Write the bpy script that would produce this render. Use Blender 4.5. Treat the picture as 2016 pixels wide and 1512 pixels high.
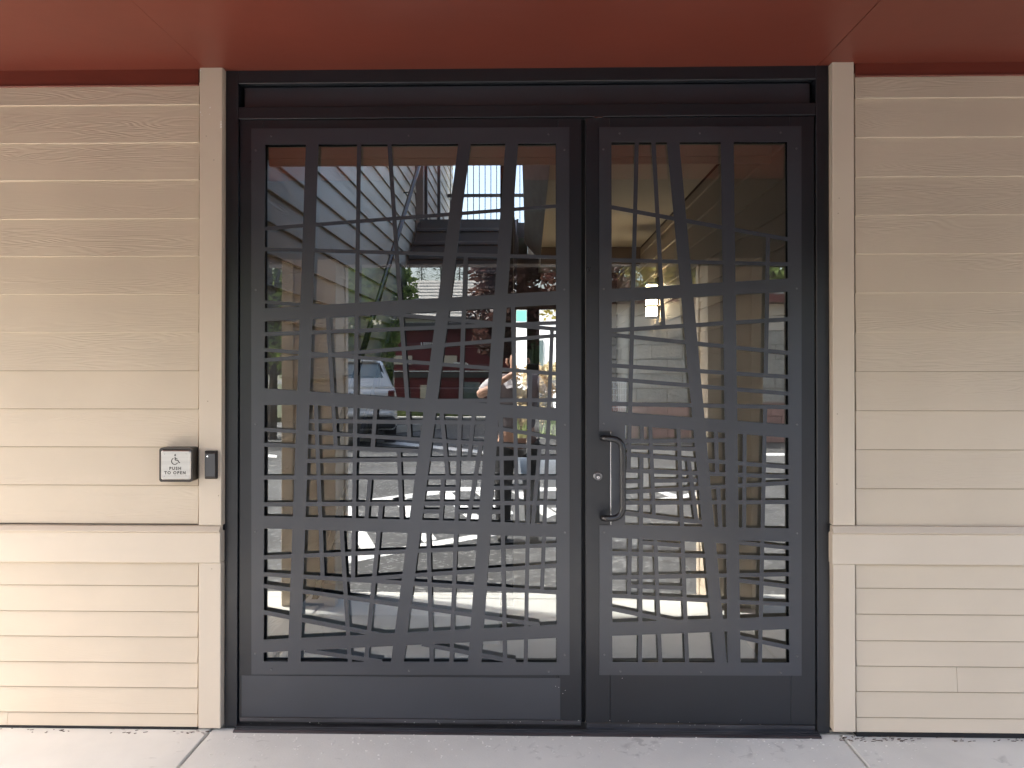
import bpy, bmesh, math, random
from mathutils import Vector, Matrix, geometry
R = math.radians
random.seed(7)
for o in list(bpy.data.objects):
    bpy.data.objects.remove(o)
SC = bpy.context.scene
COL = SC.collection

# ------------------------------------------------------------------ camera
F, PX, PY = 1514.0, 1008.0, 715.0           # focal length and principal point in pixels of the photograph
D, H = 3.03, 1.432                           # metres from the wall, metres above the pavement
YAW, PITCH = R(1.27), R(0.35)
cam = bpy.data.cameras.new('camera')
camo = bpy.data.objects.new('camera', cam)
COL.objects.link(camo)
camo.location = (0, -D, H)
camo.rotation_euler = (R(90) + PITCH, 0, YAW)
cam.sensor_width = 36
cam.lens = 36 * F / 2016
cam.shift_x = (1008 - PX) / 2016
cam.shift_y = (PY - 756) / 2016
cam.clip_start, cam.clip_end = 0.02, 900
SC.camera = camo

# ------------------------------------------------------------------ sky, sun, exposure
SUN_EL, SUN_AZ = R(50), R(-72)               # azimuth measured from -y (in front of the door) towards -x
world = bpy.data.worlds.new('World')
SC.world = world
world.use_nodes = True
wn, wl = world.node_tree.nodes, world.node_tree.links
bg = wn['Background']
sky = wn.new('ShaderNodeTexSky')
sky.sky_type = 'NISHITA'
sky.sun_disc = False
sun_dir = Vector((math.cos(SUN_EL) * math.sin(SUN_AZ), -math.cos(SUN_EL) * math.cos(SUN_AZ), math.sin(SUN_EL)))
sky.sun_elevation = SUN_EL
sky.sun_rotation = math.atan2(sun_dir.x, sun_dir.y)
sky.air_density, sky.dust_density, sky.ozone_density = 1.0, 5.0, .4
wl.new(sky.outputs[0], bg.inputs[0])
bg.inputs[1].default_value = 0.15
sun = bpy.data.lights.new('sun', 'SUN')
sun.energy = 3.2
sun.angle = R(2)
sun.color = (1.0, 0.975, 0.94)
suno = bpy.data.objects.new('sun', sun)
suno.rotation_euler = sun_dir.to_track_quat('Z', 'Y').to_euler()
COL.objects.link(suno)
SC.view_settings.view_transform = 'Standard'
SC.view_settings.look = 'None'
SC.view_settings.gamma = 1
SC.view_settings.use_curve_mapping = False
SC.view_settings.exposure = 2.2
SC.render.engine = 'CYCLES'
SC.cycles.max_bounces = 10
SC.cycles.transparent_max_bounces = 16
SC.cycles.caustics_reflective = False
SC.cycles.caustics_refractive = False

# ------------------------------------------------------------------ measuring helpers
RM = camo.rotation_euler.to_matrix()
def ray(px, py):
    return RM @ Vector(((px - PX) / F, -(py - PY) / F, -1))
def P(px, py, y=0.0):
    """point of the plane at depth y seen at a pixel of the photograph"""
    d = ray(px, py); t = (y + D) / d.y
    return Vector((d.x * t, y, H + d.z * t))
GY = 0.0415                                   # plane of the glass
def V(px, py, dist):
    """point standing dist metres in front of the door that is mirrored at a pixel"""
    d = ray(px, py); yy = 2 * GY + dist; t = (yy + D) / d.y
    return Vector((d.x * t, -dist, H + d.z * t))
def VG(px, py, z):
    """point of the ground in front of the door that is mirrored at a pixel"""
    d = ray(px, py); t = (z - H) / d.z
    return Vector((d.x * t, 2 * GY - (d.y * t - D), z))

# ------------------------------------------------------------------ materials
def mat(name):
    m = bpy.data.materials.new(name); m.use_nodes = True
    return m, m.node_tree.nodes, m.node_tree.links, m.node_tree.nodes['Principled BSDF']
def plain(name, col, rough=.6, metal=0., spec=.5, var=0., vscale=3., bump=0., bscale=40., bdist=.002, stretch=(1, 1, 1), emit=None, coat=0., rvar=0.):
    m, n, l, b = mat(name)
    b.inputs['Base Color'].default_value = (*col, 1)
    b.inputs['Roughness'].default_value = rough
    b.inputs['Metallic'].default_value = metal
    b.inputs['Specular IOR Level'].default_value = spec
    b.inputs['Coat Weight'].default_value = coat
    tc = n.new('ShaderNodeTexCoord'); mp = n.new('ShaderNodeMapping'); mp.inputs['Scale'].default_value = stretch
    l.new(tc.outputs['Object'], mp.inputs[0])
    if var:
        no = n.new('ShaderNodeTexNoise'); no.inputs['Scale'].default_value = vscale; no.inputs['Detail'].default_value = 8
        l.new(mp.outputs[0], no.inputs['Vector'])
        mr = n.new('ShaderNodeMapRange'); mr.inputs['From Min'].default_value = .3; mr.inputs['From Max'].default_value = .7
        mr.inputs['To Min'].default_value = 1 - var; mr.inputs['To Max'].default_value = 1 + var
        l.new(no.outputs['Fac'], mr.inputs['Value'])
        mx = n.new('ShaderNodeVectorMath'); mx.operation = 'SCALE'; mx.inputs[0].default_value = col
        l.new(mr.outputs[0], mx.inputs['Scale']); l.new(mx.outputs[0], b.inputs['Base Color'])
    if rvar:
        rn = n.new('ShaderNodeTexNoise'); rn.inputs['Scale'].default_value = 2.4; rn.inputs['Detail'].default_value = 9; rn.inputs['Roughness'].default_value = .65
        l.new(mp.outputs[0], rn.inputs['Vector'])
        rm = n.new('ShaderNodeMapRange'); rm.inputs['From Min'].default_value = .3; rm.inputs['From Max'].default_value = .7; rm.inputs['To Min'].default_value = rough - rvar; rm.inputs['To Max'].default_value = rough + rvar
        l.new(rn.outputs['Fac'], rm.inputs['Value']); l.new(rm.outputs[0], b.inputs['Roughness'])
    if bump:
        no = n.new('ShaderNodeTexNoise'); no.inputs['Scale'].default_value = bscale; no.inputs['Detail'].default_value = 6
        l.new(mp.outputs[0], no.inputs['Vector'])
        bu = n.new('ShaderNodeBump'); bu.inputs['Strength'].default_value = bump; bu.inputs['Distance'].default_value = bdist
        l.new(no.outputs['Fac'], bu.inputs['Height']); l.new(bu.outputs[0], b.inputs['Normal'])
    if emit:
        b.inputs['Emission Color'].default_value = (*emit[:3], 1); b.inputs['Emission Strength'].default_value = emit[3]
    return m

def grain_paint(name, col, along='X', strength=.28, dist=.0011):
    """painted fibre cement board embossed with a cedar grain"""
    m, n, l, b = mat(name)
    b.inputs['Roughness'].default_value = .55
    b.inputs['Specular IOR Level'].default_value = .35
    tc = n.new('ShaderNodeTexCoord'); oi = n.new('ShaderNodeObjectInfo')
    ml = n.new('ShaderNodeMath'); ml.operation = 'MULTIPLY'; ml.inputs[1].default_value = 37.
    l.new(oi.outputs['Random'], ml.inputs[0])
    ad = n.new('ShaderNodeVectorMath'); ad.operation = 'ADD'
    l.new(tc.outputs['Object'], ad.inputs[0]); l.new(ml.outputs[0], ad.inputs[1])
    mp = n.new('ShaderNodeMapping')
    mp.inputs['Scale'].default_value = (1.1, 3, 13) if along == 'X' else (3, 1.1, 13)
    l.new(ad.outputs[0], mp.inputs[0])
    no = n.new('ShaderNodeTexNoise'); no.inputs['Scale'].default_value = 1.15; no.inputs['Detail'].default_value = 2.2; no.inputs['Roughness'].default_value = .45
    no.inputs['Distortion'].default_value = .25
    l.new(mp.outputs[0], no.inputs['Vector'])
    mm = n.new('ShaderNodeMath'); mm.operation = 'MULTIPLY'; mm.inputs[1].default_value = 155
    l.new(no.outputs['Fac'], mm.inputs[0])
    sn = n.new('ShaderNodeMath'); sn.operation = 'SINE'; l.new(mm.outputs[0], sn.inputs[0])
    # patches where the emboss is shallow
    mk = n.new('ShaderNodeTexNoise'); mk.inputs['Scale'].default_value = .55; mk.inputs['Detail'].default_value = 2
    l.new(mp.outputs[0], mk.inputs['Vector'])
    mr = n.new('ShaderNodeMapRange'); mr.inputs['From Min'].default_value = .44; mr.inputs['From Max'].default_value = .62
    mr.inputs['To Min'].default_value = .1; mr.inputs['To Max'].default_value = 1
    l.new(mk.outputs['Fac'], mr.inputs['Value'])
    mu = n.new('ShaderNodeMath'); mu.operation = 'MULTIPLY'; l.new(sn.outputs[0], mu.inputs[0]); l.new(mr.outputs[0], mu.inputs[1])
    bu = n.new('ShaderNodeBump'); bu.inputs['Strength'].default_value = strength; bu.inputs['Distance'].default_value = dist
    l.new(mu.outputs[0], bu.inputs['Height'])
    l.new(bu.outputs[0], b.inputs['Normal'])
    v = n.new('ShaderNodeTexNoise'); v.inputs['Scale'].default_value = 2.2; v.inputs['Detail'].default_value = 9
    l.new(tc.outputs['Object'], v.inputs['Vector'])
    r2 = n.new('ShaderNodeMapRange'); r2.inputs['From Min'].default_value = .3; r2.inputs['From Max'].default_value = .7
    r2.inputs['To Min'].default_value = .955; r2.inputs['To Max'].default_value = 1.045
    l.new(v.outputs['Fac'], r2.inputs['Value'])
    r3 = n.new('ShaderNodeMapRange'); r3.inputs['To Min'].default_value = .97; r3.inputs['To Max'].default_value = 1.03
    l.new(oi.outputs['Random'], r3.inputs['Value'])
    m3 = n.new('ShaderNodeMath'); m3.operation = 'MULTIPLY'; l.new(r2.outputs[0], m3.inputs[0]); l.new(r3.outputs[0], m3.inputs[1])
    sc = n.new('ShaderNodeVectorMath'); sc.operation = 'SCALE'; sc.inputs[0].default_value = col
    l.new(m3.outputs[0], sc.inputs['Scale']); l.new(sc.outputs[0], b.inputs['Base Color'])
    return m

BEIGE = (.59, .50, .39)
M = {}
M['smooth'] = grain_paint('siding_paint_smooth', BEIGE, strength=.06)
M['shade_line_or_nail'] = plain('joint_shade_and_nail', (.32, .26, .19), .8)  # brown of the painted shadow lines at the joints, also on nail heads
M['siding'] = grain_paint('siding_paint', BEIGE)
M['siding_side'] = grain_paint('siding_paint_side', BEIGE, 'Y', .3)
M['siding_skylit'] = grain_paint('siding_paint_skylit', (.43, .39, .32), 'Y', .7, .002)  # same beige paint, greyed and darkened to mimic the stairwell light
M['trim'] = plain('trim_paint', (.61, .522, .418), .5, var=.035, vscale=2.5, bump=.06, bscale=60, bdist=.001)
M['soffit'] = plain('soffit_paint', (.155, .034, .0205), .42, spec=.4, var=.13, vscale=1.1, bump=.2, bscale=14, bdist=.003)
M['frieze'] = plain('frieze_paint', (.15, .026, .014), .5, var=.08, vscale=4, bump=.15, bscale=30, stretch=(1, 1, 6))
M['bead'] = plain('bead_paint', (.20, .06, .04), .45)
M['bronze'] = plain('dark_bronze_paint', (.010, .012, .0165), .33, spec=.65, var=.22, vscale=1.6, rvar=.07, bump=.05, bscale=220, bdist=.0006)
M['plate'] = plain('plate_paint', (.019, .023, .033), .38, spec=1., var=.2, vscale=1.9, rvar=.06, bump=.06, bscale=400, bdist=.0004)
M['black'] = plain('black_rubber', (.006, .006, .007), .7)
M['alu'] = plain('dark_aluminium', (.13, .13, .14), .35, .9, var=.25, vscale=14, stretch=(.3, 3, 3))
M['steel'] = plain('brushed_steel', (.55, .53, .51), .34, 1., var=.07, vscale=6, bump=.08, bscale=30, bdist=.0004, stretch=(.4, 3, 14))
M['steelbar'] = plain('satin_dark_steel', (.03, .03, .032), .27, .35, .8, var=.1, vscale=9)
M['screw'] = plain('screw_steel', (.6, .6, .6), .25, 1.)
M['darkscrew'] = plain('dark_screw', (.16, .16, .17), .3, 1.)
M['ring'] = plain('lock_ring_metal', (.22, .22, .23), .3, 1.)
M['housing'] = plain('box_bronze', (.045, .036, .03), .38, spec=.6, var=.06)
M['ink'] = plain('engraving', (.05, .045, .04), .6)
M['reader'] = plain('reader_plastic', (.065, .067, .072), .5, var=.05)
M['readeredge'] = plain('reader_edge_plastic', (.03, .027, .026), .5)
M['led'] = plain('led_white', (.8, .8, .8), .3, emit=(1, 1, 1, 1.2))
M['white'] = plain('white_paint', (.80, .80, .78), .6, var=.12, vscale=9)
M['chips'] = plain('paint_chip', (.78, .76, .72), .6)
M['darksteel'] = plain('stair_steel', (.012, .012, .014), .42, .3, var=.2, vscale=4)
M['cream'] = plain('ceiling_cream', (.66, .60, .49), .8, var=.04, vscale=1.5)
M['boardgrey'] = plain('weathered_fascia', (.44, .42, .38), .7, var=.10, vscale=5, bump=.5, bscale=20, bdist=.002, stretch=(4, .6, 4))
M['brown'] = plain('brown_trim', (.09, .06, .045), .6, var=.1)
M['skin'] = plain('skin', (.50, .30, .22), .5, spec=.4, var=.04)
M['hair'] = plain('grey_hair', (.20, .17, .15), .8)
M['shirt'] = plain('white_shirt', (.5, .48, .5), .8, var=.05)
M['vest'] = plain('mauve_grey_fleece', (.17, .145, .155), .9, var=.15, vscale=6)
M['trousers'] = plain('charcoal_trousers', (.03, .03, .033), .85)
M['phone'] = plain('phone_black', (.012, .012, .014), .15)
M['carpaint'] = plain('silver_paint', (.58, .57, .55), .35, .3, coat=.6, var=.03)
M['tyre'] = plain('tyre', (.012, .012, .012), .85)
M['rim'] = plain('alloy', (.5, .5, .5), .3, .9)
M['redlens'] = plain('tail_lens', (.10, .015, .015), .15)
M['carglass'] = plain('car_glass', (.10, .135, .14), .06, spec=1., coat=1.)
M['plastic'] = plain('black_plastic', (.02, .02, .02), .6)
M['maroon'] = plain('maroon_siding', (.13, .016, .018), .6, var=.12, vscale=2)
M['cmu'] = plain('split_face_block', (.36, .33, .28), .9, var=.28, vscale=14, bump=1., bscale=22, bdist=.03)
M['pink'] = plain('pink_brick', (.40, .21, .17), .9, var=.22, vscale=10, bump=.8, bscale=30, bdist=.02)
M['shingle'] = plain('roof_shingle', (.30, .29, .27), .9, var=.25, vscale=4, stretch=(1, 4, 4))
M['shingle_dark'] = plain('shingle_gap', (.07, .065, .06), .9)
M['bark'] = plain('bark', (.07, .05, .038), .9, var=.3, vscale=8, bump=.6, bscale=12, bdist=.02)
M['curb'] = plain('curb_concrete', (.46, .45, .42), .85, var=.12, vscale=7)
M['extgrey'] = plain('far_wall_render', (.72, .72, .72), .8, var=.04)

def foliage(name, c1, c2, trans=.35):
    m, n, l, b = mat(name)
    oi = n.new('ShaderNodeTexCoord'); no = n.new('ShaderNodeTexNoise'); no.inputs['Scale'].default_value = 2.3; no.inputs['Detail'].default_value = 6
    l.new(oi.outputs['Object'], no.inputs['Vector'])
    cr = n.new('ShaderNodeValToRGB'); cr.color_ramp.elements[0].position = .38; cr.color_ramp.elements[1].position = .62
    cr.color_ramp.elements[0].color = (*c1, 1); cr.color_ramp.elements[1].color = (*c2, 1)
    l.new(no.outputs['Fac'], cr.inputs[0]); l.new(cr.outputs[0], b.inputs['Base Color'])
    b.inputs['Roughness'].default_value = .55
    tr = n.new('ShaderNodeBsdfTranslucent'); l.new(cr.outputs[0], tr.inputs[0])
    mx = n.new('ShaderNodeMixShader'); mx.inputs[0].default_value = trans
    l.new(b.outputs[0], mx.inputs[1]); l.new(tr.outputs[0], mx.inputs[2]); l.new(mx.outputs[0], n['Material Output'].inputs[0])
    return m
M['leaf'] = foliage('leaf_green', (.14, .22, .05), (.34, .42, .12), .55)
M['leaf_dark'] = foliage('leaf_conifer', (.025, .045, .02), (.06, .09, .04), .15)
M['leaf_plum'] = foliage('leaf_plum', (.055, .022, .022), (.12, .06, .045))
M['leaf_yellow'] = foliage('leaf_yellow', (.20, .17, .03), (.32, .26, .06))
M['leaf_orange'] = foliage('leaf_orange', (.22, .16, .07), (.38, .30, .17))
M['grass'] = foliage('grass_blade', (.07, .11, .025), (.17, .2, .07))

def glass_mat():
    m, n, l, b = mat('coated_glass')
    n.remove(b)
    tr = n.new('ShaderNodeBsdfTransparent'); tr.inputs[0].default_value = (.93, .95, .93, 1)
    gl = n.new('ShaderNodeBsdfGlossy'); gl.inputs['Roughness'].default_value = 0; gl.inputs[0].default_value = (.97, 1, .98, 1)
    lw = n.new('ShaderNodeFresnel'); lw.inputs[0].default_value = 1.5
    mr = n.new('ShaderNodeMapRange'); mr.inputs['From Min'].default_value = .04; mr.inputs['From Max'].default_value = 1
    mr.inputs['To Min'].default_value = .27; mr.inputs['To Max'].default_value = .95
    l.new(lw.outputs[0], mr.inputs['Value'])
    mx = n.new('ShaderNodeMixShader'); l.new(mr.outputs[0], mx.inputs[0]); l.new(tr.outputs[0], mx.inputs[1]); l.new(gl.outputs[0], mx.inputs[2])
    l.new(mx.outputs[0], n['Material Output'].inputs[0])
    return m
M['glass'] = glass_mat()
def clear_mat():
    m, n, l, b = mat('clear_glass')
    n.remove(b)
    tr = n.new('ShaderNodeBsdfTransparent'); tr.inputs[0].default_value = (.93, .95, .94, 1)
    gl = n.new('ShaderNodeBsdfGlossy'); gl.inputs['Roughness'].default_value = 0
    mx = n.new('ShaderNodeMixShader'); mx.inputs[0].default_value = .06
    l.new(tr.outputs[0], mx.inputs[1]); l.new(gl.outputs[0], mx.inputs[2]); l.new(mx.outputs[0], n['Material Output'].inputs[0])
    return m
M['clear'] = clear_mat()

def concrete(name, col, marks=True):
    m, n, l, b = mat(name)
    tc = n.new('ShaderNodeTexCoord'); g = n.new('ShaderNodeNewGeometry')
    a = n.new('ShaderNodeTexNoise'); a.inputs['Scale'].default_value = 1.6; a.inputs['Detail'].default_value = 10; a.inputs['Roughness'].default_value = .62
    l.new(g.outputs['Position'], a.inputs['Vector'])
    r1 = n.new('ShaderNodeMapRange'); r1.inputs['From Min'].default_value = .32; r1.inputs['From Max'].default_value = .68
    r1.inputs['To Min'].default_value = .90; r1.inputs['To Max'].default_value = 1.07
    l.new(a.outputs['Fac'], r1.inputs['Value'])
    # scuffed dark smears
    s = n.new('ShaderNodeTexNoise'); s.inputs['Scale'].default_value = 21; s.inputs['Detail'].default_value = 5; s.inputs['Distortion'].default_value = .8
    l.new(g.outputs['Position'], s.inputs['Vector'])
    s2 = n.new('ShaderNodeTexNoise'); s2.inputs['Scale'].default_value = 3.4; l.new(g.outputs['Position'], s2.inputs['Vector'])
    sm = n.new('ShaderNodeMath'); sm.operation = 'MULTIPLY'; l.new(s.outputs['Fac'], sm.inputs[0]); l.new(s2.outputs['Fac'], sm.inputs[1])
    r2 = n.new('ShaderNodeMapRange'); r2.inputs['From Min'].default_value = .345; r2.inputs['From Max'].default_value = .45
    r2.inputs['To Min'].default_value = 1; r2.inputs['To Max'].default_value = .74 if marks else .95
    l.new(sm.outputs[0], r2.inputs['Value'])
    mu = n.new('ShaderNodeMath'); mu.operation = 'MULTIPLY'; l.new(r1.outputs[0], mu.inputs[0]); l.new(r2.outputs[0], mu.inputs[1])
    sc = n.new('ShaderNodeVectorMath'); sc.operation = 'SCALE'; sc.inputs[0].default_value = col
    l.new(mu.outputs[0], sc.inputs['Scale']); l.new(sc.outputs[0], b.inputs['Base Color'])
    b.inputs['Roughness'].default_value = .8
    no = n.new('ShaderNodeTexNoise'); no.inputs['Scale'].default_value = 130; no.inputs['Detail'].default_value = 6
    l.new(g.outputs['Position'], no.inputs['Vector'])
    bu = n.new('ShaderNodeBump'); bu.inputs['Strength'].default_value = .35; bu.inputs['Distance'].default_value = .002
    l.new(no.outputs['Fac'], bu.inputs['Height']); l.new(bu.outputs[0], b.inputs['Normal'])
    return m
M['concrete'] = concrete('broom_concrete', (.66, .65, .61))
M['slab'] = concrete('indoor_concrete', (.42, .42, .40), False)
def asphalt_mat():
    m, n, l, b = mat('asphalt')
    g = n.new('ShaderNodeNewGeometry')
    a = n.new('ShaderNodeTexNoise'); a.inputs['Scale'].default_value = .7; a.inputs['Detail'].default_value = 8
    v = n.new('ShaderNodeTexVoronoi'); v.inputs['Scale'].default_value = 42
    l.new(g.outputs['Position'], a.inputs['Vector']); l.new(g.outputs['Position'], v.inputs['Vector'])
    r1 = n.new('ShaderNodeMapRange'); r1.inputs['To Min'].default_value = .055; r1.inputs['To Max'].default_value = .11; r1.inputs['From Min'].default_value = .3; r1.inputs['From Max'].default_value = .7
    l.new(a.outputs['Fac'], r1.inputs['Value'])
    hs = n.new('ShaderNodeSeparateColor'); l.new(v.outputs['Color'], hs.inputs[0])
    r2 = n.new('ShaderNodeMapRange'); r2.inputs['From Min'].default_value = .80; r2.inputs['From Max'].default_value = 1.; r2.inputs['To Min'].default_value = 0; r2.inputs['To Max'].default_value = .22
    l.new(hs.outputs[0], r2.inputs['Value'])
    ad = n.new('ShaderNodeMath'); ad.operation = 'ADD'; l.new(r1.outputs[0], ad.inputs[0]); l.new(r2.outputs[0], ad.inputs[1])
    cb = n.new('ShaderNodeCombineColor'); [l.new(ad.outputs[0], cb.inputs[i]) for i in range(3)]
    l.new(cb.outputs[0], b.inputs['Base Color']); b.inputs['Roughness'].default_value = .75
    bu = n.new('ShaderNodeBump'); bu.inputs['Strength'].default_value = .8; bu.inputs['Distance'].default_value = .006
    l.new(v.outputs['Distance'], bu.inputs['Height']); l.new(bu.outputs[0], b.inputs['Normal'])
    return m
M['asphalt'] = asphalt_mat()

# ------------------------------------------------------------------ mesh helpers
class MB:
    def __init__(s): s.v = []; s.f = []
    def add(s, vs, fs):
        k = len(s.v); s.v += [tuple(v) for v in vs]; s.f += [tuple(i + k for i in f) for f in fs]; return s
    def box(s, x0, x1, y0, y1, z0, z1, b=0.):
        if b <= 0:
            return s.add([(x, y, z) for z in (z0, z1) for y in (y0, y1) for x in (x0, x1)],
                         [(0, 2, 3, 1), (4, 5, 7, 6), (0, 1, 5, 4), (2, 6, 7, 3), (0, 4, 6, 2), (1, 3, 7, 5)])
        bm = bmesh.new(); bmesh.ops.create_cube(bm, size=1)
        for v in bm.verts:
            v.co = Vector(((x0 + x1) / 2 + v.co.x * (x1 - x0), (y0 + y1) / 2 + v.co.y * (y1 - y0), (z0 + z1) / 2 + v.co.z * (z1 - z0)))
        bmesh.ops.bevel(bm, geom=bm.edges[:], offset=b, segments=1, affect='EDGES')
        bm.verts.index_update()
        s.add([v.co for v in bm.verts], [[v.index for v in f.verts] for f in bm.faces]); bm.free(); return s
    def prism(s, poly, a, b, axis='y'):
        """extrude a polygon given in the two other axes"""
        n = len(poly)
        def pt(p, t): return {'y': (p[0], t, p[1]), 'x': (t, p[0], p[1]), 'z': (p[0], p[1], t)}[axis]
        vs = [pt(p, a) for p in poly] + [pt(p, b) for p in poly]
        fs = [tuple(range(n)), tuple(range(2 * n - 1, n - 1, -1))] + [(i, i + n, (i + 1) % n + n, (i + 1) % n) for i in range(n)]
        return s.add(vs, fs)
    def tube(s, pts, r, n=10, caps=True):
        pts = [Vector(p) for p in pts]; k = len(s.v)
        rr = r if isinstance(r, (list, tuple)) else [r] * len(pts)
        up = None
        for i, p in enumerate(pts):
            t = ((pts[min(i + 1, len(pts) - 1)] - p).normalized() + (p - pts[max(i - 1, 0)]).normalized()).normalized()
            if up is None: up = t.orthogonal().normalized()
            up = (up - t * up.dot(t)).normalized(); w = t.cross(up)
            for j in range(n):
                a = 2 * math.pi * j / n
                s.v.append(tuple(p + (up * math.cos(a) + w * math.sin(a)) * rr[i]))
        for i in range(len(pts) - 1):
            for j in range(n):
                s.f.append((k + i * n + j, k + i * n + (j + 1) % n, k + (i + 1) * n + (j + 1) % n, k + (i + 1) * n + j))
        if caps:
            s.f.append(tuple(k + j for j in range(n))[::-1]); s.f.append(tuple(k + (len(pts) - 1) * n + j for j in range(n)))
        return s
    def disc(s, c, r, h, axis=(0, -1, 0), n=16, bev=0.):
        c = Vector(c); a = Vector(axis)
        if bev: return s.tube([c, c + a * (h - bev), c + a * h], [r, r, r - bev], n)
        return s.tube([c, c + a * h], r, n)
    def obj(s, name, m, parent=None, smooth=False, loc=None):
        me = bpy.data.meshes.new(name); me.from_pydata(s.v, [], s.f)
        bm = bmesh.new(); bm.from_mesh(me); bmesh.ops.recalc_face_normals(bm, faces=bm.faces[:]); bm.to_mesh(me); bm.free()
        me.materials.append(m)
        if smooth:
            for p in me.polygons: p.use_smooth = True
        return link(name, me, parent, loc)
def link(name, me, parent=None, loc=None):
    o = bpy.data.objects.new(name, me); COL.objects.link(o)
    if loc is not None: o.location = loc
    if parent is not None: o.parent = parent
    return o
def tag(o, label, cat, group=None):
    o['label'] = label; o['category'] = cat
    if group: o['group'] = group
    return o
def thing(name, label, cat, loc=(0, 0, 0), group=None, rz=0):
    o = bpy.data.objects.new(name, None); COL.objects.link(o); o.location = loc; o.rotation_euler = (0, 0, rz)
    return tag(o, label, cat, group)
def at(par):                                  # keep children in world coordinates under a moved empty
    return par
def struct(o): o['kind'] = 'structure'; return o
def stuff(o): o['kind'] = 'stuff'; return o

# ================================================================== GROUND
struct(MB().box(-60, 60, -90, -1.80, -.35, -.026).obj('parking_lot', M['asphalt']))
struct(MB().box(-200, 200, -420, 120, -.9, -.36).obj('terrain', plain('dry_ground', (.13, .13, .08), .95, var=.3, vscale=.2)))
walk = struct(MB().box(-9, 9, -1.80, .10, -.30, -.012).obj('pavement', M['concrete']))
XJ = [-8.9, -6.2, -3.75, -1.258, 1.216, 3.7, 6.2, 8.9]
for i in range(len(XJ) - 1):
    MB().box(XJ[i] + .005, XJ[i + 1] - .005, -1.66, .012, -.03, 0, .004).obj('concrete_slab', M['concrete'], walk)
    MB().box(XJ[i] + .005, XJ[i + 1] - .005, -1.795, -1.672, -.03, 0, .006).obj('curb_slab', M['concrete'], walk)
# paint chips and grit swept against the threshold
g = MB()
rr = random.Random(3)
for i in range(300):
    x = rr.uniform(-1.35, 1.5); y = -.03 - abs(rr.gauss(0, .07)) if rr.random() < .8 else rr.uniform(-.5, -.02)
    if abs(x) < 1.12 and y > -.028: y -= .03
    s = rr.uniform(.0012, .0042); a = rr.uniform(0, 6.3)
    pts = [(x + s * math.cos(a + t) * rr.uniform(.7, 1.4), y + s * math.sin(a + t) * rr.uniform(.5, 1.), 0) for t in (0, 1.6, 3.1, 4.7)]
    g.add([(p[0], p[1], .0006) for p in pts] + [(p[0], p[1], .0006 + s * .6) for p in pts], [(4, 5, 6, 7), (0, 1, 5, 4), (1, 2, 6, 5), (2, 3, 7, 6), (3, 0, 4, 7)])
stuff(g.obj('grit', M['chips']))
g = MB()
for i in range(150):
    x = rr.choice([rr.uniform(-2.4, -1.26), rr.uniform(1.25, 2.4), rr.uniform(1.19, 1.45)]); y = rr.uniform(-.05, -.003)
    s = rr.uniform(.002, .008)
    g.tube([(x - s, y, .002), (x + s, y + rr.uniform(-.004, .004), .003)], .0012, 4)
stuff(g.obj('litter', M['brown']))

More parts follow.
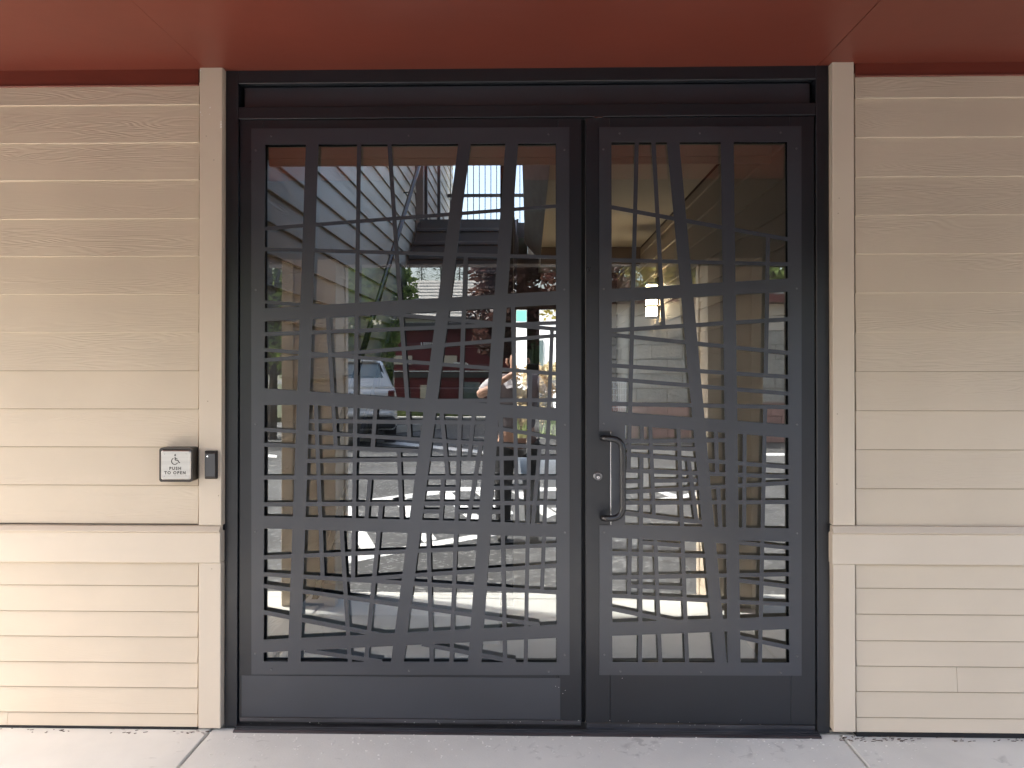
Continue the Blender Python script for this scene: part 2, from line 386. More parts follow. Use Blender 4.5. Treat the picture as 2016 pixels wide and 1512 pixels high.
# ================================================================== FACADE WALLS
def wall_side(side):
    L = side < 0
    far = -4.6 if L else 4.6
    t = thing('siding_wall', 'beige lap siding wall left of the dark double door, with the push plate on it' if L else
              'beige lap siding wall right of the dark double door', 'wall')
    cx = 392 if L else 1684                     # pixel column where the boards meet the upper casing
    ups = ([168, 206, 281, 354.6, 430.5, 504.5, 579.5, 655, 729.6, 804.6, 879.6, 955, 1030.5] if L else
           [150, 194, 271.5, 349, 424, 500.5, 577, 654.5, 731, 808, 884.5, 961, 1034.5])
    lows = ([1109, 1152.8, 1203.8, 1253.6, 1304.3, 1353.5, 1404, 1430.5] if L else
            [1113, 1157, 1208, 1260, 1310, 1360, 1411, 1440])
    xe = P(cx, 600, -.002).x
    xl = P(390 if L else 1685, 1250, -.002).x
    def board(x0, x1, zt, zb, thick=.0078, mm=None):
        x0, x1 = min(x0, x1), max(x0, x1)
        m = MB()
        prof = [(-.0005, zt + .012), (-.0005 - thick, zb + .0012), (-.0005 - thick + .0012, zb), (.0062, zb), (.0062, zt + .012)]
        n = len(prof)
        m.add([(x, p[0], p[1]) for x in (x0, x1) for p in prof], [tuple(range(n))[::-1], tuple(range(n, 2 * n))] + [(i, (i + 1) % n, (i + 1) % n + n, i + n) for i in range(n)])
        m.obj('siding_board', mm or M['siding'], t)
        if zb < 1.47 and zb > .02: MB().box(x0, x1, -.0078, .0, zb - .0019, zb - .0001).obj('shade_line_or_nail', M['shade_line_or_nail'], t)  # dark strip painted in for the shadow line under the board edge
    zu = [P(cx, y, -.004).z for y in ups]
    for i in range(len(zu) - 1): board(xe, far, zu[i], zu[i + 1])
    zl = [P(cx, y, -.004).z for y in lows]
    for i in range(len(zl) - 1):
        if not L and i == 4:
            xs = P(1885, 1335, -.008).x; board(xl, xs - .0007, zl[i], zl[i + 1], mm=M['smooth']); board(xs + .0007, far, zl[i], zl[i + 1], mm=M['smooth'])
        elif L and i == 6:
            xs = P(14, 1415, -.008).x; board(xl, xs + .0007, zl[i], zl[i + 1], mm=M['smooth']); board(xs - .0007, far, zl[i], zl[i + 1], mm=M['smooth'])
        else: board(xl, far, zl[i], zl[i + 1], mm=M['smooth'])
    MB().box(min(xe, far), max(xe, far), .0064, .10, .0, 2.9).obj('sheathing', M['black'], t)
    MB().box(min(xl, far), max(xl, far), -.0065, .006, .0, zl[-1] - .0025).obj('base_gap', M['black'], t)
    # casings
    Y0 = -.020
    a, b_ = (P(392, 600, Y0).x, P(436.6, 600, Y0).x) if L else (P(1639.6, 600, Y0).x, P(1682.5, 600, Y0).x)
    ztop, zc = P(410 if L else 1660, 135 if L else 121, Y0).z, P(cx, 1035, Y0).z
    MB().box(a, b_, Y0, .028, zc, ztop + .02, .0022).obj('casing', M['trim'], t)
    a2, b2 = (P(390.5, 1300, Y0).x, P(434.3, 1300, Y0).x) if L else (P(1641, 1300, Y0).x, P(1684.5, 1300, Y0).x)
    zb0, zb1 = P(cx, 1108 if L else 1111, Y0).z, P(cx, 1434 if L else 1441.5, Y0).z
    MB().box(a2, b2, Y0, .028, zb1, zb0, .0022).obj('casing', M['trim'], t)
    xb = P(433.5, 1075, -.026).x if L else P(1639, 1075, -.026).x
    za, zb = P(cx, 1048 if L else 1051, -.026).z, P(cx, 1108.5 if L else 1111.5, -.026).z
    MB().box(min(xb, far), max(xb, far), -.026, .03, zb, za, .002).obj('belly_band', M['trim'], t)
    # rounded cap with a sloping top
    zc1 = P(cx, 1036, -.03).z
    prof = [(.0, zc1), (-.024, zc1 - .002), (-.036, za + .010), (-.0385, za + .006), (-.036, za + .002), (.0, za + .0005)]
    m = MB(); n = len(prof); x0, x1 = min(xb, far), max(xb, far)
    m.add([(x, p[0], p[1]) for x in (x0, x1) for p in prof], [tuple(range(n))[::-1], tuple(range(n, 2 * n))] + [(i, (i + 1) % n, (i + 1) % n + n, i + n) for i in range(n)])
    m.obj('band_cap', M['trim'], t)
    # frieze board tucked under the soffit
    xf = P(391 if L else 1684, 150, -.006).x
    zf0, zf1 = P(cx, 166 if L else 148.5, -.006).z, ztop + .03
    MB().box(min(xf, far), max(xf, far), -.008, .0062, zf0, zf1, .001).obj('frieze_board', M['frieze'], t)
    MB().box(min(xf, far), max(xf, far), -.012, .0, zf0 - .006, zf0 - .0003, .001).obj('bead', M['bead'], t)
    if not L: return ztop
    # paint damage on the left casing
    return ztop
zl_ = wall_side(-1); zr_ = wall_side(1)
ZS = (P(410, 135, -.02).z + P(1660, 121, -.02).z) / 2
# nicks on the left casing
for (px, py, s) in ((395, 139, .003), (414, 212, .003), (395, 221, .0025), (398, 227, .002), (435.4, 240, .003), (435.6, 250, .004), (413, 225, .002), (435.5, 245, .004)):
    p = P(px, py, -.0205)
    MB().add([(p.x - s, -.0206, p.z - s), (p.x + s * .8, -.0206, p.z - s * .4), (p.x + s * .5, -.0206, p.z + s), (p.x - s * .7, -.0206, p.z + s * .9),
              (p.x - s, -.0212, p.z - s), (p.x + s * .8, -.0212, p.z - s * .4), (p.x + s * .5, -.0212, p.z + s), (p.x - s * .7, -.0212, p.z + s * .9)],
             [(0, 1, 2, 3), (4, 5, 6, 7), (0, 1, 5, 4), (1, 2, 6, 5), (2, 3, 7, 6), (3, 0, 4, 7)]).obj('paint_nick', M['chips'], bpy.data.objects['siding_wall'])

# upper storey over the door, side masses
up = thing('upper_storey', 'beige upper storey wall over the canopy, out of sight above the door', 'wall')
MB().box(-4.6, 4.6, .03, .16, ZS + .03, 3.5).obj('wall_panel', M['siding'], up)
# canopy
can = thing('canopy', 'deep canopy with a dark red painted soffit over the door', 'canopy')
xs = [-4.4, P(290, 30, 0).x * 0 - 1.285, 1.135, 4.4]
for i in range(3):
    MB().box(xs[i] + (.0003 if i == 1 else .0014), xs[i + 1] - (.0003 if i == 0 else .0014), -1.735, .028, ZS, ZS + .02, .0002).obj('soffit_panel', M['soffit'], can)
MB().box(-4.4, 4.4, -1.95, .03, ZS + .022, ZS + .30).obj('roof_deck', M['brown'], can)
MB().box(-4.45, 4.45, -1.90, -1.74, V(1000, 520, 1.74).z, ZS - .001, .004).obj('beam', M['brown'], can)
for i in range(2):
    x = -1.325 if i == 0 else 1.225
    c = thing('canopy_column', ('siding clad canopy column mirrored in the left leaf of the door' if i == 0 else 'siding clad canopy column mirrored in the right leaf of the door'), 'column', (x, -1.645, 0), 'columns carrying the canopy')
    w = .145; ZB = V(1000, 520, 1.74).z - .002
    MB().box(-w, w, -w, w, .002, ZB).obj('core', M['black'], c)
    nb = 14
    for k in range(nb):
        z0 = .02 + k * .152; z1 = min(z0 + .152, ZB)
        m = MB()
        for (sx, sy) in ((1, 0), (-1, 0), (0, 1), (0, -1)):
            a0, a1 = w + .003, w + .012
            if sx: m.add([(sx * a0, -w + .05, z1), (sx * a0, w - .05, z1), (sx * a1, w - .05, z0), (sx * a1, -w + .05, z0), (sx * a0, w - .05, z0), (sx * a0, -w + .05, z0)], [(0, 1, 2, 3), (3, 2, 4, 5)])
            else: m.add([(-w + .05, sy * a0, z1), (w - .05, sy * a0, z1), (w - .05, sy * a1, z0), (-w + .05, sy * a1, z0), (w - .05, sy * a0, z0), (-w + .05, sy * a0, z0)], [(0, 1, 2, 3), (3, 2, 4, 5)])
        m.obj('siding_board', M['siding'], c)
    for sx in (1, -1):
        for sy in (1, -1):
            x0, x1 = sorted((sx * (w - .05), sx * (w + .018))); y0, y1 = sorted((sy * (w - .05), sy * (w + .018)))
            MB().box(x0, x1, y0, y1, .001, ZB, .002).obj('corner_trim', M['trim'], c)

# ================================================================== DOOR FRAME
FY, LY, PLY = .012, .022, .018      # frame face, leaf face, screen plate face
fr = thing('door_frame', 'dark bronze metal frame around the double door, with recessed transom panel', 'door frame')
XL0, XL1 = P(437.5, 760, FY).x, P(468, 760, FY).x
XR0, XR1 = P(1608, 760, FY).x, P(1638, 760, FY).x
ZT = P(1040, 131, FY).z
z163, z205, z230 = P(1040, 160, FY).z, P(1040, 206, FY).z, P(1040, 230, FY).z
MB().box(XL0 + .012, XL1, FY, .14, .004, ZT, .0015).obj('jamb', M['bronze'], fr)
MB().box(XL0, XL0 + .0105, FY + .008, .14, .012, ZT, .0015).obj('jamb_edge', M['bronze'], fr)
MB().box(XR0, XR1 - .012, FY, .14, .004, ZT, .0015).obj('jamb', M['bronze'], fr)
MB().box(XR1 - .0105, XR1, FY + .008, .14, .012, ZT, .0015).obj('jamb_edge', M['bronze'], fr)
MB().box(XL1 + .0005, XR0 - .0005, FY, .14, z163, ZT, .0015).obj('head', M['bronze'], fr)
MB().box(XL1 + .0005, XR0 - .0005, FY + .002, .14, z230, z205, .0015).obj('transom_bar', M['bronze'], fr)
MB().box(XL1 + .012, XR0 - .012, FY + .035, .12, z205 + .001, P(1040, 168, FY + .035).z, .0015).obj('transom_panel', M['plate'], fr)
MB().box(XL1 + .001, XR0 - .001, FY + .06, .13, z205 + .001, z163 - .001).obj('transom_back', M['black'], fr)
MB().box(P(1171, 229, FY).x, P(1187, 229, FY).x, FY - .001, FY + .004, z230 - .005, z230 - .002).obj('shim', M['screw'], fr)
# threshold: grooved aluminium saddle
xt0, xt1 = P(464, 1438, 0).x, P(1612, 1443, 0).x
m = MB(); prof = [(-.030, .0005), (-.030, .004), (-.024, .009), (-.018, .009), (-.0175, .0065), (-.0135, .0065), (-.013, .011), (-.007, .0115), (-.0065, .009), (-.002, .009), (-.0015, .013), (.012, .014), (.10, .014), (.10, .0005)]
n = len(prof)
m.add([(x, p[0], p[1]) for x in (xt0, xt1) for p in prof], [tuple(range(n))[::-1], tuple(range(n, 2 * n))] + [(i, (i + 1) % n, (i + 1) % n + n, i + n) for i in range(n)])
m.obj('threshold', M['alu'], fr)
for x in (XL1 - .004, XR0 + .004):
    MB().box(min(x, x + .002), max(x, x + .002), .03, .12, .02, z230 - .001).obj('weather_seal', M['black'], fr)

# ================================================================== DOOR LEAVES WITH CUT METAL SCREENS
def bar(x1, y1, x2, y2, w):
    d = Vector((x2 - x1, y2 - y1)); d.normalize(); n = Vector((-d.y, d.x)) * w / 2
    return [(x1 + n.x, y1 + n.y), (x2 + n.x, y2 + n.y), (x2 - n.x, y2 - n.y), (x1 - n.x, y1 - n.y)]
Q = lambda *p: [tuple(p[i:i + 2]) for i in range(0, len(p), 2)]
LB = [
    Q(602.3, 280, 627.1, 280, 591.4, 1308, 566.2, 1308), Q(902.8, 278, 927.6, 278, 794.4, 1308, 769, 1308), Q(995.2, 278, 1020.5, 278, 947.5, 1308, 921.2, 1308),
    bar(707, 280, 695, 1139, 8), bar(766.2, 280, 784, 543, 8), bar(784, 543, 801, 777, 8), bar(801, 777, 805.8, 862, 8), bar(784.5, 882, 791, 1024, 8),
    bar(621.5, 795, 635, 1137, 8), bar(644, 608, 661, 880, 7.6), bar(739.5, 800, 733.5, 884, 8), bar(728.7, 938, 721, 1024, 8), bar(751, 988, 720, 1308, 8.6), bar(671, 1020, 689, 1308, 8),
    Q(515, 607.4, 1100, 572.6, 1100, 599.3, 515, 633.2), bar(515, 450.5, 1100, 405.2, 7), bar(515, 490.3, 1100, 506.5, 7),
    bar(755, 617, 1100, 648.4, 7.6), bar(515, 594, 640, 602.5, 6), bar(515, 658, 1100, 635.3, 7.4), bar(515, 709.6, 1100, 660.3, 7.4), bar(515, 688, 1100, 736.3, 7.4),
    Q(515, 764.2, 1100, 803.6, 1100, 828.8, 612, 797.3, 584, 797, 515, 797.7), bar(850, 789.6, 1100, 787.4, 7.8),
    bar(515, 845.3, 1100, 882.8, 7.4), bar(609, 829, 957, 832, 8), bar(980, 843.4, 1100, 863, 7.4), bar(515, 875.3, 830, 888, 7.8),
    bar(604, 907.6, 1018, 902, 8.4), bar(1040, 901.6, 1100, 900.8, 8.4), bar(515, 940.2, 1100, 940.4, 8.2), bar(839, 962.6, 902, 962.4, 8.4), bar(946, 961.4, 1042, 959.6, 7.8),
    bar(515, 993.2, 1100, 989.9, 8.2), bar(832, 1007, 870, 1007, 8.2), bar(898, 1007.2, 990, 1007.6, 8.2),
    Q(515, 1015.4, 945, 1026.8, 1100, 1032.2, 1100, 1057.7, 515, 1040.3),
    bar(869.3, 812, 881.5, 941, 8), bar(872, 938, 868, 1028, 8), bar(917, 500, 888.4, 1308, 8.2), bar(933.3, 812, 923.4, 903, 8), bar(947.5, 868, 921, 1028, 8.2),
    bar(985.8, 812, 994.4, 1308, 8.2), bar(1009.5, 603, 1018.4, 1030, 7.8), bar(1044.2, 729, 1034.8, 1308, 8), bar(1063, 878, 1049, 1032, 8), bar(1087, 646, 1067, 1163, 7.6),
    bar(515, 1097.7, 1100, 1073, 8), bar(515, 1130.4, 1100, 1166.8, 8), bar(700, 1141, 1100, 1113.4, 8), bar(515, 1153, 1062, 1229.8, 8), bar(515, 1204.8, 770, 1254.5, 8.6),
    Q(515, 1259.8, 1100, 1229.8, 1100, 1255.7, 515, 1284.7), bar(600, 1280.5, 752, 1303, 8.4), bar(830, 1268, 1015, 1303, 8.4), bar(843, 1043, 850, 1308, 8.4),
]
RB = [
    Q(1312.6, 275, 1337, 275, 1431.6, 1308, 1407.4, 1308), Q(1419.2, 275, 1444.4, 275, 1458.2, 1308, 1432.8, 1308),
    bar(1254, 275, 1237.5, 928, 8), bar(1286.3, 275, 1306.6, 647, 8), bar(1512.3, 466, 1507.8, 742, 8), bar(1506.6, 800, 1496, 1308, 7.8),
    bar(1200, 407.2, 1556, 472, 8), bar(1200, 511.8, 1556, 520.2, 7.6), Q(1200, 568.9, 1556, 547.9, 1556, 573.6, 1200, 594.8),
    bar(1200, 650.6, 1556, 628, 8), bar(1200, 658.6, 1556, 695.2, 8), bar(1200, 719.2, 1556, 742.3, 8), bar(1200, 745.7, 1556, 775.4, 8), bar(1200, 795, 1556, 801.8, 8.2),
    Q(1200, 809.7, 1560, 836.5, 1560, 862.6, 1231, 837.4, 1200, 836), Q(1199, 822, 1231, 822, 1231, 1046, 1199, 1046),
    bar(1263.7, 836, 1263.7, 867, 8), bar(1263, 897, 1260, 1308, 8), bar(1240.6, 1045, 1238.4, 1175, 8), bar(1280, 836, 1287.7, 1019, 7.8), bar(1289.5, 1045, 1300.2, 1308, 7.6),
    bar(1335.3, 834, 1353, 1308, 8), bar(1355, 901, 1371.5, 1026, 8.2), bar(1409, 838, 1412.4, 937, 8.2), bar(1414, 958, 1418.6, 1041, 8.4), bar(1466.4, 850, 1465, 1042, 8),
    bar(1225, 868.5, 1432, 866.6, 8.4), bar(1225, 879.8, 1372, 884.2, 8.4), bar(1225, 894, 1560, 920.4, 8), bar(1225, 926, 1560, 939.2, 8.2), bar(1225, 948, 1264, 947.5, 8), bar(1284, 946.5, 1373, 945.4, 8),
    bar(1225, 969.2, 1560, 950.2, 8), bar(1225, 990, 1560, 988.4, 8.2), bar(1225, 1010, 1384, 1028.6, 8.2),
    Q(1225, 1033, 1365, 1036.3, 1560, 1040.6, 1560, 1066.6, 1456, 1064.5, 1431, 1070.5, 1385, 1068, 1200, 1058.4, 1200, 1033),
    bar(1262, 1068, 1346, 1074.8, 8), bar(1200, 1089, 1560, 1099.7, 8.2), bar(1454, 1068.3, 1560, 1079.6, 7.4), bar(1200, 1137.4, 1560, 1130.4, 8.2), bar(1454, 1142.8, 1560, 1155.6, 8),
    bar(1238, 1154, 1348, 1158, 8), bar(1200, 1172.8, 1560, 1190.3, 7.8), bar(1200, 1198, 1332, 1225, 8), Q(1200, 1225.8, 1560, 1213.2, 1560, 1238.3, 1200, 1252.2), bar(1454, 1254.2, 1560, 1276.3, 8),
]
def screen(plate_px, open_px, bars, Y, thick, name, parent):
    tp = lambda poly: [(lambda v: Vector((v.x, v.z)))(P(a, b, Y)) for a, b in poly]
    def ccw(p):
        a = sum(p[i].x * p[(i + 1) % len(p)].y - p[(i + 1) % len(p)].x * p[i].y for i in range(len(p)))
        return p if a > 0 else p[::-1]
    plate, opening = ccw(tp(plate_px)), ccw(tp(open_px))
    verts, faces = [], []
    for poly in [plate, opening] + [ccw(tp(b)) for b in bars]:
        k = len(verts); verts += poly; faces.append(list(range(k, k + len(poly))))
    ov, oe, of, _, _, orig = geometry.delaunay_2d_cdt(verts, [], faces, 0, 1e-6, True)
    keep = [f for f, o in zip(of, orig) if 0 in o and (1 not in o or any(i > 1 for i in o))]
    used = sorted({i for f in keep for i in f}); idx = {v: i for i, v in enumerate(used)}
    n = len(used)
    vs = [(ov[i].x, Y, ov[i].y) for i in used] + [(ov[i].x, Y + thick, ov[i].y) for i in used]
    fs = []; cnt = {}
    for f in keep:
        g = [idx[i] for i in f]; fs.append(tuple(g)); fs.append(tuple(i + n for i in reversed(g)))
        for a, b in zip(g, g[1:] + g[:1]): cnt[(a, b)] = cnt.get((a, b), 0) + 1
    for (a, b) in cnt:
        if (b, a) not in cnt: fs.append((b, a, a + n, b + n))
    MBx = MB(); MBx.v = vs; MBx.f = fs
    return MBx.obj(name, M['plate'], parent)

def leaf(side):
    L = side < 0
    t = thing('door_leaf', 'wide left leaf of the dark double door with a cut metal lattice over its glass' if L else
              'narrow right leaf of the dark double door with lattice screen, pull handle and lock', 'door', group='leaves of the double door')
    x0, x1 = (P(471.5, 800, LY).x, P(1144.8, 800, LY).x) if L else (P(1152.8, 800, LY).x, P(1604.5, 800, LY).x)
    zt, zb = P(1040, 232.5, LY).z, .030
    ox0, ox1 = (P(517, 800, LY).x, P(1098, 800, LY).x) if L else (P(1201, 800, LY).x, P(1556, 800, LY).x)
    oz0, oz1 = P(1040, 1309, LY).z, P(1040, 278, LY).z
    ye = LY + .055
    MB().box(x0, ox0, LY, ye, zb, zt, .0018).obj('stile', M['bronze'], t)
    MB().box(ox1, x1, LY, ye, zb, zt, .0018).obj('stile', M['bronze'], t)
    MB().box(ox0 + .0003, ox1 - .0003, LY + .0004, ye, oz1, zt, .0012).obj('top_rail', M['bronze'], t)
    MB().box(ox0 + .0003, ox1 - .0003, LY + .0004, ye, zb, oz0, .0012).obj('bottom_rail', M['bronze'], t)
    # glass and its dark bead
    MB().box(ox0 + .001, ox1 - .001, GY, GY + .0002, oz0 + .001, oz1 - .001)
    g = MB(); g.add([(ox0 + .002, GY, oz0 + .002), (ox1 - .002, GY, oz0 + .002), (ox1 - .002, GY, oz1 - .002), (ox0 + .002, GY, oz1 - .002)], [(0, 1, 2, 3)])
    g.obj('glass_pane', M['glass'], t)
    for (a, b, c, d) in ((ox0, ox0 + .007, oz0, oz1), (ox1 - .007, ox1, oz0, oz1), (ox0 + .0072, ox1 - .0072, oz0, oz0 + .007), (ox0 + .0072, ox1 - .0072, oz1 - .007, oz1)):
        MB().box(a + .0002, b - .0002, GY + .002, GY + .012, c + .0002, d - .0002).obj('glazing_bead', M['black'], t)
    if L:
        screen(Q(494.6, 253, 1121, 250, 1121.4, 1329, 495, 1328), Q(522, 284.2, 1094.8, 281.8, 1096, 1304.4, 518.8, 1302.4), LB, PLY, .0032, 'screen_plate', t)
        scr = [(534, 268), (805, 267), (1080, 264), (503.5, 296), (1111.5, 295), (503.5, 571), (1111, 570), (503, 835), (1112, 836.5), (503, 1047), (1112, 1048.5), (502.5, 1286.5), (1111.5, 1289.5), (534.5, 1317.5), (805.5, 1320.5), (1080.5, 1322)]
    else:
        screen(Q(1180, 250, 1578, 248, 1578.3, 1330.5, 1180.3, 1329, 1180.3, 1034, 1204.3, 1034, 1204, 849, 1179.7, 849), Q(1203.8, 279.3, 1550.3, 278.8, 1554.2, 1304.8, 1205.7, 1303.6), RB, PLY, .0032, 'screen_plate', t)
        scr = [(1220, 262.5), (1378, 262), (1537, 261), (1188, 294), (1568, 292.5), (1188.6, 569), (1568.5, 568), (1189, 834.5), (1569, 836), (1189.5, 1048), (1569, 1050), (1190, 1289), (1569, 1292), (1221.5, 1321.5), (1380, 1323), (1537.5, 1324)]
    for q in scr:
        p = P(q[0], q[1], PLY)
        MB().disc((p.x, PLY + .001, p.z), .0042, .0032, n=10, bev=.0012).obj('screw', M['darkscrew'], t, smooth=False)
    # sweep at the foot and a slightly proud kick plate
    MB().box(x0 + .004, x1 - .004, LY - .004, LY - .0003, P(1040, 1425 if L else 1430, LY).z, P(1040, 1417 if L else 1422, LY).z, .0008).obj('door_sweep', M['alu'], t)
    MB().box(x0 + .004, x1 - .004, LY + .004, LY + .03, .015, P(1040, 1426 if L else 1431, LY).z - .0003).obj('sweep_brush', M['black'], t)
    if L:
        MB().box(P(476, 1380, LY).x, P(1103, 1380, LY).x, LY - .0012, LY - .0002, P(800, 1414, LY).z, P(800, 1332, LY).z, .0004).obj('kick_plate', M['plate'], t)
        MB().box(x1 + .0002, P(1152.8, 800, LY).x - .0002, LY + .03, ye, zb - .01, zt).obj('meeting_seal', M['black'], t)
    else:
        # raw cut edge of the notch
        MB().box(P(1201.4, 900, PLY).x, P(1203.2, 900, PLY).x, PLY + .0006, LY - .0002, P(1202, 1033, PLY).z, P(1202, 850, PLY).z).obj('plate_edge', M['screw'], t)
        pts = []
        key = [(1187, 862.5, LY), (1187, 862.5, -.018), (1187.6, 862.6, -.034), (1191, 863, -.044), (1197, 863.5, -.049), (1206, 864, -.051), (1213, 865.5, -.051), (1219, 869, -.051), (1223.5, 875, -.051), (1225.6, 884, -.051), (1226, 895, -.051),
               (1226.6, 990, -.051), (1226.4, 1002, -.051), (1223.8, 1010, -.051), (1219, 1016, -.051), (1212.5, 1019.2, -.051), (1205, 1020.5, -.051), (1197, 1020.5, -.049), (1191, 1020.2, -.044), (1187.8, 1019.8, -.034), (1187, 1019.6, -.018), (1187, 1019.6, LY)]
        MB().tube([P(a, b, c) for a, b, c in key], .0124, 20).obj('pull_handle', M['steelbar'], t, smooth=True)
        c = P(1177, 937.5, LY)
        lock = MB().disc((c.x, LY, c.z), .0178, .007, n=28, bev=.003).obj('lock_rose', M['ring'], t)
        MB().disc((c.x, LY - .0071, c.z), .0105, .003, n=24, bev=.0012).obj('lock_ring', M['reader'], lock)
        MB().disc((c.x + .001, LY - .0102, c.z - .003), .0062, .002, n=20, bev=.0008).obj('lock_cylinder', M['screw'], lock)
        MB().box(c.x + .0004, c.x + .0016, LY - .0128, LY - .0123, c.z - .006, c.z - .001).obj('keyway', M['black'], lock)
    return t
leaf(-1); leaf(1)

# grit caught on the sweeps and nail heads in the casings
g = MB()
for i in range(46):
    p = P(rr.uniform(476, 1600), rr.choice([rr.uniform(1416, 1430), rr.uniform(1419, 1434)]), LY - .005); q = rr.uniform(.0009, .0024)
    g.add([(p.x - q, LY - .0052, p.z), (p.x, LY - .0052, p.z + q * .8), (p.x + q, LY - .0052, p.z), (p.x, LY - .0052, p.z - q * .7), (p.x, LY - .0052 - q, p.z)], [(0, 1, 4), (1, 2, 4), (2, 3, 4), (3, 0, 4)])
for (a_, b_) in ((1094, 1351), (1100, 1353), (1113, 1359), (1108, 1365), (805, 1320), (1225, 1335)):
    p = P(a_, b_, LY - .001); q = .0013
    g.add([(p.x - q, LY - .0014, p.z), (p.x, LY - .0014, p.z + q), (p.x + q, LY - .0014, p.z), (p.x, LY - .0014, p.z - q), (p.x, LY - .002, p.z)], [(0, 1, 4), (1, 2, 4), (2, 3, 4), (3, 0, 4)])
stuff(g.obj('door_grit', M['chips']))
for px, py in ((1648.5, 815), (1647.5, 953), (409, 790), (430, 976), (406, 268), (421, 315), (1650, 420), (417, 1120), (1652, 390)):
    p = P(px, py, -.02)
    MB().disc((p.x, -.0199, p.z), .0022, .0005, n=8).obj('nail_head', M['shade_line_or_nail'], bpy.data.objects['siding_wall'] if px < 900 else bpy.data.objects['siding_wall.001'])
# ================================================================== PUSH PLATE AND CARD READER
pb = thing('push_plate', 'square brushed steel push to open plate in a dark box, left of the door', 'push plate')
YF = -.062
A, B = P(313.5, 881.5, YF), P(378.5, 949, YF)
def rrect(x0, x1, z0, z1, r, n=5):
    pts = []
    for (cx, cz, a0) in ((x1 - r, z1 - r, 0), (x0 + r, z1 - r, 90), (x0 + r, z0 + r, 180), (x1 - r, z0 + r, 270)):
        for k in range(n + 1):
            a = R(a0 + 90 * k / n); pts.append((cx + r * math.cos(a), cz + r * math.sin(a)))
    return pts
def rim(outer, inner, y0, y1, name, m, par):
    n = len(outer); b = MB()
    vs = [(p[0], y0, p[1]) for p in outer] + [(p[0], y0, p[1]) for p in inner] + [(p[0], y1, p[1]) for p in outer] + [(p[0], y1, p[1]) for p in inner]
    fs = []
    for i in range(n):
        j = (i + 1) % n
        fs += [(i, j, j + n, i + n), (i, i + 2 * n, j + 2 * n, j), (i + n, j + n, j + 3 * n, i + 3 * n), (i + 2 * n, i + 3 * n, j + 3 * n, j + 2 * n)]
    b.add(vs, fs); return b.obj(name, m, par)
rim(rrect(A.x, B.x, B.z, A.z, .010), rrect(A.x + .0065, B.x - .0065, B.z + .0065, A.z - .0065, .007), YF, -.0085, 'housing', M['housing'], pb)
MB().prism(rrect(A.x + .0066, B.x - .0066, B.z + .0066, A.z - .0066, .007), YF + .012, YF + .03).obj('recess', M['black'], pb)
a2, b2 = P(316.8, 886.5, YF - .003), P(375.5, 944.5, YF - .003)
bm_ = MB()
o1 = rrect(a2.x, b2.x, b2.z, a2.z, .008); o2 = rrect(a2.x + .0035, b2.x - .0035, b2.z + .0035, a2.z - .0035, .007)
n = len(o1)
bm_.add([(p[0], YF + .004, p[1]) for p in o1] + [(p[0], YF - .002, p[1]) for p in o1] + [(p[0], YF - .005, p[1]) for p in o2],
        [(i, (i + 1) % n, (i + 1) % n + n, i + n) for i in range(n)] + [(i + n, (i + 1) % n + n, (i + 1) % n + 2 * n, i + 2 * n) for i in range(n)] + [tuple(range(2 * n, 3 * n))])
pl = bm_.obj('steel_plate', M['steel'], pb)
YT = YF - .0054
def text(s, px, py, size, sx=1.1):
    cu = bpy.data.curves.new('lettering', 'FONT'); cu.body = s; cu.size = size; cu.extrude = .0002; cu.align_x = 'CENTER'; cu.align_y = 'CENTER'; cu.space_character = sx
    cu.materials.append(M['ink']); cu.offset = .0006
    o = bpy.data.objects.new('lettering', cu); COL.objects.link(o); o.parent = pb
    p = P(px, py, YT); o.location = (0, 0, 0)
    bpy.context.view_layer.update()
    me = bpy.data.meshes.new_from_object(o.evaluated_get(bpy.context.evaluated_depsgraph_get()))
    bpy.data.objects.remove(o); me.transform(Matrix.Translation((p.x, YT, p.z)) @ Matrix.Rotation(R(90), 4, 'X'))
    link('lettering', me, pb)
text('PUSH', 345.0, 922.4, .0160, 1.35); text('TO OPEN', 344.6, 931.0, .0158, 1.33)
c = P(344.5, 906.5, YT); u = 1 / 500.
s = MB(); s.disc((c.x + .2 * u, YT, c.z + 10.2 * u), 1.7 * u, .0003, n=12)
s.tube([(c.x + .1 * u, YT, c.z + 6.4 * u), (c.x + .3 * u, YT, c.z + .6 * u), (c.x + 5.4 * u, YT, c.z + .4 * u), (c.x + 8.2 * u, YT, c.z - 4.4 * u), (c.x + 9.6 * u, YT, c.z - 3.6 * u)], .95 * u, 6)
s.tube([(c.x + .2 * u, YT, c.z + 3.6 * u), (c.x + 4.6 * u, YT, c.z + 3.4 * u)], .75 * u, 6)
s.tube([(c.x - .6 * u + 6.2 * u * math.cos(R(a)), YT, c.z - 1.6 * u + 6.2 * u * math.sin(R(a))) for a in range(115, 342, 12)], .75 * u, 6)
s.obj('wheelchair_symbol', M['ink'], pb)
for q in ((324, 894), (366.5, 893.5), (323.5, 937.5), (366, 936.7), (345, 894.3), (344.7, 936.3)):
    p = P(q[0], q[1], YT); MB().disc((p.x, YT + .0004, p.z), .0011, .0006, n=8).obj('dot', M['ink'], pb)

